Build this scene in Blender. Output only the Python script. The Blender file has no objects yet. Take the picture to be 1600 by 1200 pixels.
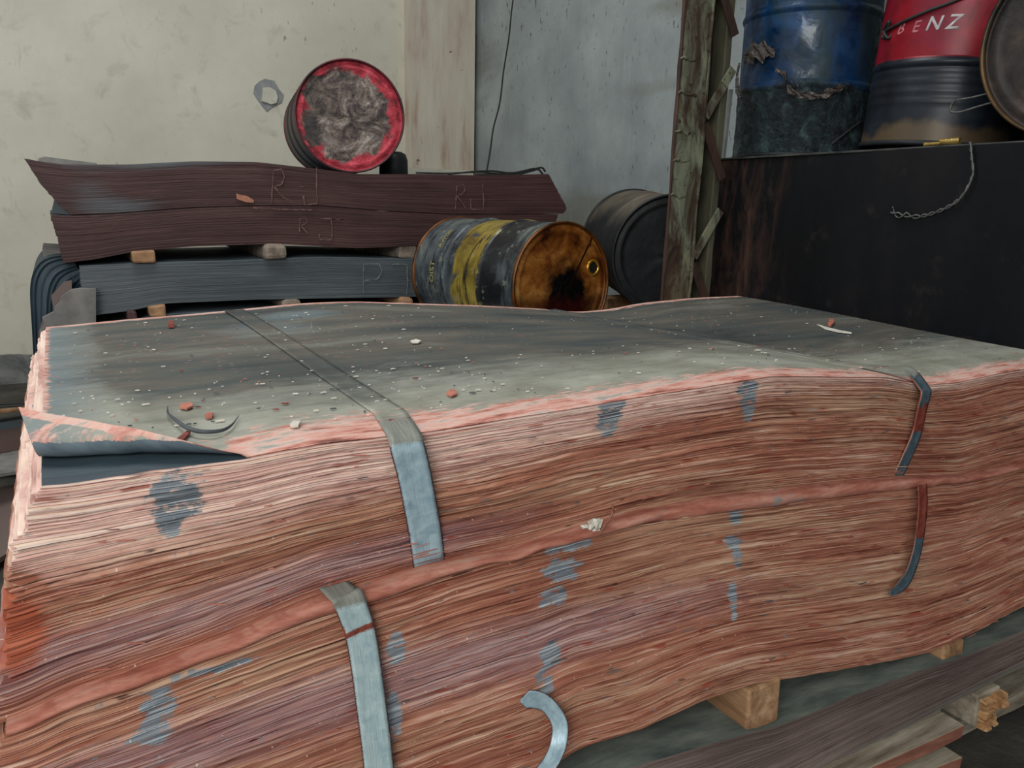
import bpy, math, random
import numpy as np
from mathutils import Vector, Matrix
random.seed(7); rng = np.random.default_rng(11)
C = bpy.context.scene
col = C.collection

# ---------------- camera ----------------
EYE = np.array([0.0, 0.0, 1.42]); F = 1250.0
PITCH, ROLL, YAW = math.radians(12.54), math.radians(1.15), math.radians(29.5)
fw0 = np.array([math.sin(YAW), math.cos(YAW), 0]); r0 = np.array([math.cos(YAW), -math.sin(YAW), 0]); up0 = np.array([0, 0, 1.0])
FW = fw0*math.cos(PITCH) - up0*math.sin(PITCH); u1 = up0*math.cos(PITCH) + fw0*math.sin(PITCH)
RT = r0*math.cos(ROLL) + u1*math.sin(ROLL); UP = u1*math.cos(ROLL) - r0*math.sin(ROLL)
cam_data = bpy.data.cameras.new('camera'); cam = bpy.data.objects.new('camera', cam_data); col.objects.link(cam)
cam_data.sensor_width = 36; cam_data.sensor_fit = 'HORIZONTAL'; cam_data.lens = F/1600*36; cam_data.clip_start = 0.02
M3 = Matrix((tuple(RT), tuple(UP), tuple(-FW))).transposed()
cam.matrix_world = Matrix.Translation(Vector(EYE)) @ M3.to_4x4()
C.camera = cam

def at(px, py, ax, val):            # photo pixel -> point where its ray meets the plane axis=val
    d = FW*F + RT*(px-800) - UP*(py-600)
    return EYE + d*((val-EYE[ax])/d[ax])
def atd(px, py, dist):
    return EYE + (FW*F + RT*(px-800) - UP*(py-600))*(dist/F)

# ---------------- light ----------------
w = bpy.data.worlds.new('world'); C.world = w; w.use_nodes = True
bg = w.node_tree.nodes['Background']; bg.inputs[0].default_value = (0.88, 0.94, 1.0, 1); bg.inputs[1].default_value = 0.72
def area(name, loc, target, size, power, color, sy=None):
    l = bpy.data.lights.new(name, 'AREA'); l.energy = power; l.color = color; l.size = size
    if sy: l.shape = 'RECTANGLE'; l.size_y = sy
    o = bpy.data.objects.new(name, l); col.objects.link(o); o.location = loc
    o.rotation_euler = (Vector(target)-Vector(loc)).to_track_quat('-Z', 'Y').to_euler(); return o
area('daylight_through_gate', (-2.6, -1.6, 3.1), (0.6, 2.2, 0.9), 2.6, 150, (1.0, 0.985, 0.95), 2.2)
area('added_back_fill_light', (0.2, 3.0, 5.2), (0.6, 4.2, 0.5), 2.6, 120, (0.96, 0.98, 1.0), 1.6)  # unseen lamp added overhead to brighten the back region
C.view_settings.view_transform = 'Standard'; C.view_settings.look = 'None'
C.view_settings.exposure = 0.0; C.view_settings.gamma = 1.0; C.view_settings.use_curve_mapping = False

# ---------------- material helpers ----------------
def lin(c):
    c = [x/255 for x in c]
    return tuple((x/12.92 if x <= .04045 else ((x+.055)/1.055)**2.4) for x in c) + (1.0,)
class Mat:
    def __init__(s, name, rough=0.8, metal=0.0, spec=0.5):
        s.m = bpy.data.materials.new(name); s.m.use_nodes = True; s.t = s.m.node_tree; s.n = s.t.nodes; s.l = s.t.links
        s.b = s.n['Principled BSDF']; s.b.inputs['Roughness'].default_value = rough; s.b.inputs['Metallic'].default_value = metal
        s.b.inputs['Specular IOR Level'].default_value = spec
        s.tc = s.n.new('ShaderNodeTexCoord')
    def co(s, kind='Object', scale=(1, 1, 1), rot=(0, 0, 0), loc=(0, 0, 0)):
        mp = s.n.new('ShaderNodeMapping'); mp.inputs['Scale'].default_value = scale; mp.inputs['Rotation'].default_value = rot; mp.inputs['Location'].default_value = loc
        s.l.new(s.tc.outputs[kind], mp.inputs['Vector']); return mp.outputs[0]
    def noise(s, v, scale, detail=4, rough=0.55, dist=0.0):
        n = s.n.new('ShaderNodeTexNoise'); s.l.new(v, n.inputs['Vector']); n.inputs['Scale'].default_value = scale
        n.inputs['Detail'].default_value = detail; n.inputs['Roughness'].default_value = rough; n.inputs['Distortion'].default_value = dist; return n.outputs[0]
    def voro(s, v, scale, feat='F1'):
        n = s.n.new('ShaderNodeTexVoronoi'); s.l.new(v, n.inputs['Vector']); n.inputs['Scale'].default_value = scale; n.feature = feat; return n.outputs['Distance']
    def ramp(s, f, stops, interp='LINEAR'):
        r = s.n.new('ShaderNodeValToRGB'); r.color_ramp.interpolation = interp; e = r.color_ramp.elements
        while len(e) < len(stops): e.new(0.5)
        for i, (p, c) in enumerate(stops):
            e[i].position = p; e[i].color = (c, c, c, 1) if isinstance(c, (int, float)) else lin(c)
        s.l.new(f, r.inputs[0]); return r.outputs[0]
    def step(s, f, a, b):
        n = s.n.new('ShaderNodeMapRange'); n.clamp = True; s.l.new(f, n.inputs[0]); n.inputs[1].default_value = a; n.inputs[2].default_value = b; return n.outputs[0]
    def math(s, op, a, b=0.5):
        n = s.n.new('ShaderNodeMath'); n.operation = op
        for i, x in enumerate((a, b)):
            if isinstance(x, (int, float)): n.inputs[i].default_value = x
            else: s.l.new(x, n.inputs[i])
        return n.outputs[0]
    def mix(s, f, a, b, mode='MIX'):
        n = s.n.new('ShaderNodeMix'); n.data_type = 'RGBA'; n.blend_type = mode
        if isinstance(f, (int, float)): n.inputs[0].default_value = f
        else: s.l.new(f, n.inputs[0])
        for i, x in ((6, a), (7, b)):
            if isinstance(x, tuple): n.inputs[i].default_value = lin(x) if len(x) == 3 else x
            else: s.l.new(x, n.inputs[i])
        return n.outputs[2]
    def attr(s, name='mask'):
        a = s.n.new('ShaderNodeAttribute'); a.attribute_name = name; sp = s.n.new('ShaderNodeSeparateColor'); s.l.new(a.outputs['Color'], sp.inputs[0]); return sp.outputs[0], sp.outputs[1], sp.outputs[2]
    def xyz(s, v):
        n = s.n.new('ShaderNodeSeparateXYZ'); s.l.new(v, n.inputs[0]); return n.outputs
    def comb(s, x, y, z=0.0):
        n = s.n.new('ShaderNodeCombineXYZ')
        for i, q in enumerate((x, y, z)):
            if isinstance(q, (int, float)): n.inputs[i].default_value = q
            else: s.l.new(q, n.inputs[i])
        return n.outputs[0]
    def bump(s, h, dist=0.003, strength=0.6):
        n = s.n.new('ShaderNodeBump'); n.inputs['Distance'].default_value = dist; n.inputs['Strength'].default_value = strength; s.l.new(h, n.inputs['Height']); s.l.new(n.outputs[0], s.b.inputs['Normal'])
    def color(s, c):
        if isinstance(c, tuple): s.b.inputs['Base Color'].default_value = lin(c)
        else: s.l.new(c, s.b.inputs['Base Color'])
        return s
    def rough(s, r): s.l.new(r, s.b.inputs['Roughness']); return s

def plain(name, c1, c2, scale=8, rough=0.8, metal=0.0, stretch=(1, 1, 1), bump=0.002, kind='Object'):
    m = Mat(name, rough, metal); v = m.co(kind, stretch); n = m.noise(v, scale, 6, .6)
    m.color(m.ramp(n, [(.32, c1), (.68, c2)])); m.bump(m.noise(v, scale*4, 5, .6), bump); return m.m

# --- walls
def wall_material(name, base, light, dirt, band=None):
    m = Mat(name, 0.9); v = m.co(); n = m.noise(v, 1.1, 6, .6); n2 = m.noise(v, 4.5, 5, .65, .5)
    c = m.ramp(n, [(.3, base), (.7, light)])
    c = m.mix(m.math('MULTIPLY', m.step(n2, .55, .75), .45), c, dirt)
    st = m.noise(m.co('Object', (1.8, 1.8, .9), (0, .5, 0)), 3.2, 6, .7, .8)
    c = m.mix(m.math('MULTIPLY', m.step(st, .62, .70), .35), c, dirt)
    dash = m.noise(m.co('Object', (14, 14, 5), (0, .25, 0)), 2.2, 3, .5)
    zone = m.step(m.noise(v, 1.3, 2), .48, .62)
    c = m.mix(m.math('MULTIPLY', m.math('MULTIPLY', m.step(dash, .69, .73), zone), .55), c, (70, 68, 60))
    if band:
        z = m.xyz(m.co())[2]; wob = m.math('ADD', z, m.math('MULTIPLY', m.noise(v, 9, 4), .05))
        c = m.mix(m.step(wob, .262, .25), c, m.ramp(n2, [(.35, (70, 72, 72)), (.6, (128, 128, 122))]))
    m.color(c); m.bump(m.noise(v, 14, 8, .65), .006, .5); return m.m
M_cream = wall_material('cream plaster', (190, 185, 166), (214, 208, 190), (150, 144, 124), True)

m = Mat('grey plaster', 0.9); v = m.co(); n = m.noise(v, 1.6, 6, .6)
c = m.ramp(n, [(.3, (122, 130, 130)), (.7, (158, 165, 162))])
sm = m.noise(m.co('Object', (1, .35, 1.6), (math.radians(12), 0, 0), (0, 0, .35)), 1.5, 3, .5)
c = m.mix(m.math('MULTIPLY', m.step(sm, .54, .68), .6), c, (104, 100, 86))
dash = m.noise(m.co('Object', (1, 16, 6)), 2.4, 3, .6, .3); zone = m.step(m.noise(v, 1.0, 3), .42, .6)
c = m.mix(m.math('MULTIPLY', m.math('MULTIPLY', m.step(dash, .645, .68), zone), .85), c, (58, 60, 58))
sc = m.noise(m.co('Object', (1, 30, 1.2)), 2.0, 4, .6)
c = m.mix(m.math('MULTIPLY', m.step(sc, .62, .72), .35), c, (185, 192, 188))
m.color(c); m.bump(m.noise(v, 12, 8, .65), .006, .5); M_grey = m.m

m = Mat('stained pilaster plaster', 0.9); v = m.co(); n = m.noise(m.co('Object', (3.2, 1, .55)), 2.6, 6, .6)
c = m.ramp(n, [(.35, (200, 194, 176)), (.55, (190, 178, 160)), (.72, (160, 136, 114))])
c = m.mix(m.step(m.noise(v, 9, 5, .7), .66, .7), c, (110, 92, 76)); m.color(c); m.bump(m.noise(v, 14, 6, .6), .005, .5); M_pil = m.m

m = Mat('dirt floor', 0.95); v = m.co(); n = m.noise(v, 3, 8, .65)
m.color(m.ramp(n, [(.3, (36, 34, 28)), (.6, (78, 74, 64)), (.75, (104, 100, 90))])); m.bump(m.noise(v, 9, 8, .7), .03, .7); M_floor = m.m

# --- sheet stack materials
def edge_material():
    m = Mat('ragged copper red sheet edges', 0.62, 0, .35); uv = m.tc.outputs['UV']
    X = m.xyz(uv)
    warp = m.math('MULTIPLY', m.noise(m.co('UV', (2.2, 6, 1)), 1.0, 3), .012)
    vv = m.math('ADD', X[1], warp)
    fine = m.noise(m.comb(m.math('MULTIPLY', X[0], 3.0), m.math('MULTIPLY', vv, 420.0)), 1.0, 3, .6)
    mid = m.noise(m.comb(m.math('MULTIPLY', X[0], 2.4), m.math('MULTIPLY', vv, 120.0)), 1.0, 4, .65)
    big = m.noise(m.comb(m.math('MULTIPLY', X[0], 2.2), m.math('MULTIPLY', vv, 22.0)), 1.0, 3, .6)
    f = m.math('ADD', m.math('MULTIPLY', fine, .50), m.math('ADD', m.math('MULTIPLY', mid, .34), m.math('MULTIPLY', big, .22)))
    body = m.ramp(f, [(.35, (66, 34, 30)), (.43, (124, 68, 52)), (.50, (160, 100, 79)), (.56, (184, 128, 102)), (.64, (218, 184, 162))])
    pale = m.ramp(f, [(.35, (116, 78, 72)), (.42, (188, 144, 132)), (.50, (222, 182, 168)), (.56, (234, 206, 190)), (.64, (246, 228, 208))])
    tan = m.ramp(f, [(.35, (68, 40, 32)), (.43, (128, 82, 64)), (.50, (164, 114, 90)), (.56, (186, 142, 114)), (.64, (208, 178, 148))])
    R, G, B = m.attr()
    rag = m.math('MULTIPLY', m.math('SUBTRACT', m.noise(m.comb(m.math('MULTIPLY', X[0], 22.0), m.math('MULTIPLY', vv, 240.0)), 1.0, 4, .7), .5), 1.6)
    c = m.mix(m.step(m.noise(m.comb(m.math('MULTIPLY', X[0], 1.4), m.math('MULTIPLY', vv, 9.0)), 1.0, 3), .45, .6), body, tan)
    c = m.mix(m.step(m.math('ADD', G, m.math('MULTIPLY', rag, .5)), .2, .9), c, pale)
    viol = m.ramp(f, [(.36, (84, 56, 58)), (.5, (146, 106, 104)), (.6, (184, 154, 150))])
    c = m.mix(m.step(m.math('ADD', B, m.math('MULTIPLY', rag, .7)), .35, .95), c, viol)
    # red ochre smears (stretched), dark gaps, grey dust patches, pale flecks
    sm = m.noise(m.comb(m.math('MULTIPLY', X[0], 7.0), m.math('MULTIPLY', vv, 70.0)), 1.0, 4, .6)
    c = m.mix(m.math('MULTIPLY', m.step(sm, .63, .67), .75), c, (150, 62, 44))
    c = m.mix(m.step(m.math('ADD', m.math('MULTIPLY', G, -1.0), rag), .3, .8), c, m.ramp(big, [(.35, (128, 54, 34)), (.65, (196, 110, 78))]))
    gap = m.noise(m.comb(m.math('MULTIPLY', X[0], 9.0), m.math('MULTIPLY', vv, 330.0), 4.0), 1.0, 3, .6)
    c = m.mix(m.math('MULTIPLY', m.step(gap, .67, .71), .8), c, (46, 22, 18))
    gf = m.noise(m.comb(m.math('MULTIPLY', X[0], 12.0), m.math('MULTIPLY', vv, 130.0), 9.0), 1.0, 4, .65)
    gcol = m.ramp(fine, [(.36, (78, 84, 90)), (.5, (134, 142, 148)), (.64, (188, 192, 194))])
    c = m.mix(m.math('MULTIPLY', m.step(gf, .68, .72), .8), c, gcol)
    c = m.mix(m.step(m.math('ADD', m.math('MULTIPLY', R, .8), m.math('ADD', rag, m.math('MULTIPLY', m.math('SUBTRACT', m.noise(m.comb(m.math('MULTIPLY', X[0], 40.0), m.math('MULTIPLY', vv, 60.0)), 1.0, 5, .7), .5), 2.6))), .40, .66), c, gcol)
    sp = m.voro(m.comb(m.math('MULTIPLY', X[0], 70.0), m.math('MULTIPLY', X[1], 160.0)), 1.0)
    c = m.mix(m.math('MULTIPLY', m.step(sp, .10, .06), .8), c, (226, 200, 180))
    m.color(c)
    h = m.math('ADD', m.math('MULTIPLY', fine, .6), m.math('MULTIPLY', mid, .8)); m.bump(h, .0045, .9)
    return m.m
M_edge = edge_material()

def top_material():
    m = Mat('dusty slate grey top sheet', 0.62, 0, .4); v = m.co(); R, G, B = m.attr()
    n = m.noise(m.co('Object', (.9, 3.2, 1)), 2.2, 5, .6, .3); g = m.noise(m.co('Object', (3, 60, 1)), 1.5, 3, .6)
    c = m.ramp(n, [(.32, (52, 58, 57)), (.45, (72, 78, 75)), (.56, (92, 88, 79)), (.68, (112, 114, 105))])
    c = m.mix(m.math('MULTIPLY', m.step(g, .4, .7), .25), c, (70, 60, 54))
    dust = m.ramp(m.noise(v, 7, 5, .6), [(.35, (138, 138, 122)), (.65, (168, 168, 154))])
    nn = m.math('MULTIPLY', m.math('SUBTRACT', m.noise(m.co('Object', (1.2, 4, 1)), 6, 6, .7), .5), 1.1)
    c = m.mix(m.step(m.math('ADD', G, nn), .25, .95), c, dust)
    c = m.mix(m.step(m.math('ADD', B, m.math('MULTIPLY', nn, .6)), .3, .9), c, m.ramp(n, [(.3, (98, 114, 120)), (.7, (130, 142, 142))]))
    pn = m.math('MULTIPLY', m.math('SUBTRACT', m.noise(m.co('Object', (14, 60, 1)), 1.6, 6, .75), .5), 2.2)
    pink = m.ramp(m.noise(m.co('Object', (5, 26, 1)), 2.0, 5, .7), [(.32, (120, 72, 62)), (.41, (190, 124, 108)), (.5, (216, 164, 148)), (.58, (214, 182, 168)), (.66, (156, 154, 144))])
    c = m.mix(m.step(m.math('ADD', R, pn), .42, .62), c, pink)
    fl = m.voro(m.co('Object', (26, 90, 1)), 1.0); fz = m.step(m.noise(v, 2.3, 3), .42, .6)
    c = m.mix(m.math('MULTIPLY', m.math('MULTIPLY', m.step(fl, .12, .07), fz), .8), c, (206, 204, 192))
    fl2 = m.voro(m.co('Object', (17, 60, 1), (0, 0, .2), (3, 1, 0)), 1.0)
    c = m.mix(m.math('MULTIPLY', m.math('MULTIPLY', m.step(fl2, .12, .09), fz), .7), c, (190, 96, 80))
    m.color(c); m.bump(m.math('ADD', m.noise(m.co('Object', (6, 60, 1)), 1.5, 5, .6), m.noise(v, 30, 4, .6)), .0025, .6)
    return m.m
M_top = top_material()

def dark_stack_material(name, cols, dust=(90, 95, 98)):
    m = Mat(name, 0.6, 0, .35); X = m.xyz(m.tc.outputs['UV'])
    f = m.noise(m.comb(m.math('MULTIPLY', X[0], 1.6), m.math('MULTIPLY', X[1], 160.0)), 1.0, 4, .6)
    big = m.noise(m.comb(m.math('MULTIPLY', X[0], 1.3), m.math('MULTIPLY', X[1], 5.0)), 1.0, 3, .6)
    c = m.ramp(m.math('ADD', m.math('MULTIPLY', f, .5), m.math('MULTIPLY', big, .5)), [(.36, cols[0]), (.5, cols[1]), (.64, cols[2])])
    R, G, B = m.attr()
    c = m.mix(m.step(m.math('ADD', R, m.math('MULTIPLY', m.math('SUBTRACT', f, .5), 1.2)), .3, .9), c, dust)
    fl = m.noise(m.comb(m.math('MULTIPLY', X[0], 9.0), m.math('MULTIPLY', X[1], 160.0), 7.0), 1.0, 3, .6)
    c = m.mix(m.math('MULTIPLY', m.step(fl, .70, .74), .5), c, (150, 140, 128))
    m.color(c); m.bump(f, .001, .6); return m.m
M_brown = dark_stack_material('dark maroon sheet edges', [(50, 34, 33), (70, 47, 45), (88, 62, 58)])
M_slate = dark_stack_material('slate blue grey sheet edges', [(58, 64, 67), (76, 83, 86), (96, 103, 104)])
M_blue = dark_stack_material('dark petrol blue sheets', [(26, 38, 46), (42, 58, 68), (60, 74, 80)])
M_base = dark_stack_material('weathered brown grey sheet edges', [(76, 62, 58), (108, 92, 86), (138, 122, 112)], (116, 116, 106))
M_darktop = plain('dull dark sheet face', (70, 84, 92), (124, 138, 144), 6, .75, 0, (1, 4, 1))
M_palesheet = plain('greyish broken sheet', (92, 90, 86), (132, 128, 122), 9, .8)
M_lowtop = plain('green grey dusty sheet face', (66, 76, 72), (124, 130, 118), 7, .85, 0, (1, 3, 1))

def wood(name, a, b, c_, ax=(1, 10, 10), sc=3.0):
    m = Mat(name, .8); v = m.co('Object', ax); n = m.noise(v, sc, 6, .65, .4)
    m.color(m.ramp(n, [(.3, a), (.5, b), (.7, c_)])); m.bump(m.noise(v, sc*3, 5, .6), .003, .7); return m.m
M_batten = wood('raw timber batten', (104, 72, 46), (150, 112, 78), (184, 148, 110), (9, 1.2, 9))
M_plank = wood('weathered plank', (96, 84, 70), (146, 134, 114), (178, 168, 150), (1.2, 9, 9))
M_redwood = wood('red brown plank side', (98, 54, 42), (136, 84, 66), (164, 116, 92), (1.2, 9, 9))
M_splint = wood('splintered yellow timber', (84, 54, 32), (160, 116, 74), (206, 166, 116), (8, 1.5, 14))

def strap_material(name, base, light, rust=(74, 20, 16), dust=(150, 150, 138)):
    m = Mat(name, .4, .15, .5); uv = m.tc.outputs['UV']; X = m.xyz(uv)
    n = m.noise(m.co('UV', (2.2, 2.6, 1)), 1.0, 6, .65, .5); n2 = m.noise(m.co('UV', (22, 1.2, 1)), 1.0, 3, .6)
    c = m.ramp(n, [(.3, base), (.7, light)]); c = m.mix(m.math('MULTIPLY', m.step(n2, .5, .75), .3), c, (96, 116, 126))
    e = m.math('ABSOLUTE', m.math('SUBTRACT', X[0], .5))
    er = m.math('ADD', e, m.math('MULTIPLY', m.math('SUBTRACT', m.noise(m.co('UV', (2, 60, 1)), 1.0, 5, .7), .5), .35))
    c = m.mix(m.step(er, .455, .475), c, rust)
    R, G, B = m.attr()
    nz = m.math('MULTIPLY', m.math('SUBTRACT', m.noise(m.co('UV', (5, 30, 1)), 1.0, 5, .7), .5), .9)
    c = m.mix(m.step(m.math('ADD', G, nz), .4, .6), c, m.ramp(n, [(.3, (96, 38, 30)), (.7, (156, 84, 66))]))
    c = m.mix(m.step(m.math('ADD', R, nz), .4, .7), c, m.ramp(n2, [(.3, (112, 114, 106)), (.7, dust)]))
    m.color(c); m.rough(m.math('ADD', .32, m.math('MULTIPLY', R, .4))); m.bump(n2, .0012, .5); return m.m
M_strap = strap_material('blue grey steel strap', (134, 160, 172), (182, 204, 208), (74, 20, 16), (148, 148, 136))
M_strap_pale = strap_material('flaking pale blue strap', (150, 174, 178), (190, 206, 204))
M_strap_dark = strap_material('tarnished steel strap', (56, 72, 80), (92, 108, 114), (150, 90, 70))

# ---------------- mesh helpers ----------------
def tag(o, label=None, cat=None, group=None, kind=None):
    if label: o['label'] = label
    if cat: o['category'] = cat
    if group: o['group'] = group
    if kind: o['kind'] = kind
    return o
def mesh(name, V, Fc, mats, parent=None, mi=None, uv=None, mask=None, smooth=False):
    me = bpy.data.meshes.new(name); me.from_pydata([tuple(map(float, p)) for p in V] if not isinstance(V, np.ndarray) else V.tolist(), [], Fc if isinstance(Fc, list) else Fc.tolist())
    for k in (mats if isinstance(mats, (list, tuple)) else [mats]): me.materials.append(k)
    if mi is not None: me.polygons.foreach_set('material_index', np.asarray(mi, np.int32))
    if uv is not None:
        l = me.uv_layers.new(name='UVMap'); idx = np.empty(len(me.loops), np.int32); me.loops.foreach_get('vertex_index', idx)
        l.data.foreach_set('uv', np.asarray(uv, np.float32)[idx].ravel())
    if mask is not None:
        a = me.color_attributes.new('mask', 'FLOAT_COLOR', 'POINT'); mk = np.ones((len(V), 4), np.float32); mk[:, :3] = mask; a.data.foreach_set('color', mk.ravel())
    if smooth: me.polygons.foreach_set('use_smooth', np.ones(len(me.polygons), bool))
    me.validate(); me.update()
    o = bpy.data.objects.new(name, me); col.objects.link(o)
    if parent: o.parent = parent
    return o
def empty(name, loc=(0, 0, 0)):
    o = bpy.data.objects.new(name, None); col.objects.link(o); o.location = loc; o.empty_display_size = .05; return o
def gridfaces(nu, nv, off=0, flip=False):     # verts indexed [v*nu+u]
    i = np.arange(nu-1); j = np.arange(nv-1); I, J = np.meshgrid(i, j); a = (J*nu+I).ravel()+off
    q = np.stack([a, a+1, a+nu+1, a+nu], 1); return q[:, ::-1] if flip else q
def smoothnoise(n, k, amp):                   # 1-D smooth random curve of n samples, k knots
    t = np.linspace(0, k-1, n); kn = rng.normal(0, 1, k+1); i = np.floor(t).astype(int); f = t-i; f = f*f*(3-2*f); i2 = np.minimum(i+1, k)
    return amp*(kn[i]*(1-f)+kn[i2]*f)
def box(cx, cy, cz, sx, sy, sz, rot=0.0, jit=0.0):
    v = []
    for x in (-1, 1):
        for y in (-1, 1):
            for z in (-1, 1):
                px, py, pz = x*sx/2+random.uniform(-jit, jit), y*sy/2+random.uniform(-jit, jit), z*sz/2+random.uniform(-jit, jit)
                v.append((cx+px*math.cos(rot)-py*math.sin(rot), cy+px*math.sin(rot)+py*math.cos(rot), cz+pz))
    f = [(0, 1, 3, 2), (4, 6, 7, 5), (0, 4, 5, 1), (2, 3, 7, 6), (0, 2, 6, 4), (1, 5, 7, 3)]
    return v, f
def add_bevel(o, wd=.004, seg=2):
    b = o.modifiers.new('bevel', 'BEVEL'); b.width = wd; b.segments = seg; b.limit_method = 'ANGLE'; return o
def boxobj(name, args, mat, parent=None, bevel=.004, **k):
    v, f = box(*args, **k); o = mesh(name, v, f, mat, parent)
    if bevel: add_bevel(o, bevel)
    return o
def tube(pts, r, seg=8, rfun=None):
    P = [Vector(p) for p in pts]; V = []; Fc = []
    up = Vector((0, 0, 1))
    for i, p in enumerate(P):
        d = (P[min(i+1, len(P)-1)]-P[max(i-1, 0)]).normalized(); a = d.cross(up)
        if a.length < .05: a = d.cross(Vector((1, 0, 0)))
        a.normalize(); b = d.cross(a).normalized(); rr = r if rfun is None else rfun(i/(len(P)-1))
        for k in range(seg):
            t = 2*math.pi*k/seg; V.append(p+(a*math.cos(t)+b*math.sin(t))*rr)
    for i in range(len(P)-1):
        for k in range(seg):
            a0 = i*seg+k; a1 = i*seg+(k+1) % seg; Fc.append((a0, a1, a1+seg, a0+seg))
    Fc.append(tuple(range(seg))[::-1]); Fc.append(tuple(range((len(P)-1)*seg, len(P)*seg)))
    return V, Fc
def catmull(pts, n=8):
    P = [np.array(p, float) for p in pts]; P = [2*P[0]-P[1]]+P+[2*P[-1]-P[-2]]; out = []
    for i in range(1, len(P)-2):
        for k in range(n):
            t = k/n; a, b, c, d = P[i-1:i+3]
            out.append(.5*((2*b)+(-a+c)*t+(2*a-5*b+4*c-d)*t*t+(-a+3*b-3*c+d)*t**3))
    out.append(P[-2]); return out
def ribbon(pts, widths, side, thick=.0012):   # strap: points along, half-widths, side vectors; returns closed slab
    V = []; uv = []; n = len(pts); L = 0
    nu = 7
    P = [np.array(p, float) for p in pts]
    for i in range(n):
        d = P[min(i+1, n-1)]-P[max(i-1, 0)]; d /= np.linalg.norm(d)
        s = np.array(side[i] if isinstance(side, list) else side, float); s = s-d*(s@d); s /= np.linalg.norm(s); nn = np.cross(s, d)
        if i: L += np.linalg.norm(P[i]-P[i-1])
        wd = widths[i] if hasattr(widths, '__len__') else widths
        for layer in (0, 1):
            for k in range(nu):
                q = k/(nu-1)*2-1; V.append(P[i]+s*q*wd+nn*(thick*layer + .0006*math.cos(q*math.pi))); uv.append(((q+1)/2, L/.05))
    Fc = []
    for i in range(n-1):
        a = i*2*nu; b = a+2*nu
        for k in range(nu-1):
            Fc.append((a+nu+k, a+nu+k+1, b+nu+k+1, b+nu+k)); Fc.append((a+k+1, a+k, b+k, b+k+1))
        Fc.append((a, a+nu, b+nu, b)); Fc.append((a+nu-1, b+nu-1, b+2*nu-1, a+2*nu-1))
    Fc.append(tuple(range(nu))+tuple(range(2*nu-1, nu-1, -1)))
    a = (n-1)*2*nu; Fc.append(tuple(range(a+nu-1, a-1, -1))+tuple(range(a+nu, a+2*nu)))
    return V, Fc, uv

# ---------------- the setting ----------------
def quadobj(name, pts, mat, sub=None): return tag(mesh(name, pts, [tuple(range(len(pts)))], mat), kind='structure')
XR_, YB_ = 3.56, 7.15
def wallbox(name, x0, x1, y0, y1, z0, z1, mat):
    v, f = box((x0+x1)/2, (y0+y1)/2, (z0+z1)/2, x1-x0, y1-y0, z1-z0); return tag(mesh(name, v, f, mat), kind='structure')
wallbox('floor', -7, XR_+.2, -5, YB_+.2, -.15, 0, M_floor)
wallbox('wall_back', -7, XR_+.2, YB_, YB_+.2, 0, 5.6, M_cream)
wallbox('wall_right', XR_, XR_+.2, -5, YB_, 0, 5.6, M_grey)
M_ceil = plain('dark corrugated roof', (60, 62, 62), (84, 84, 80), 3, .9)
wallbox('ceiling', -1.6, XR_+.2, -1.4, YB_+.2, 5.6, 5.7, M_ceil)
pl = at(640, 100, 1, YB_-.12)[0]; pr = at(742, 100, 1, YB_-.12)[0]
wallbox('trim_1', pl, pr, YB_-.12, YB_, 0, 5.6, M_pil)
zl = at(660, 263, 1, YB_-.3)[2]
wallbox('trim_2', at(560, 265, 1, YB_-.3)[0], pr+.05, YB_-.3, YB_-.12, 0, zl, M_cream)

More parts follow.
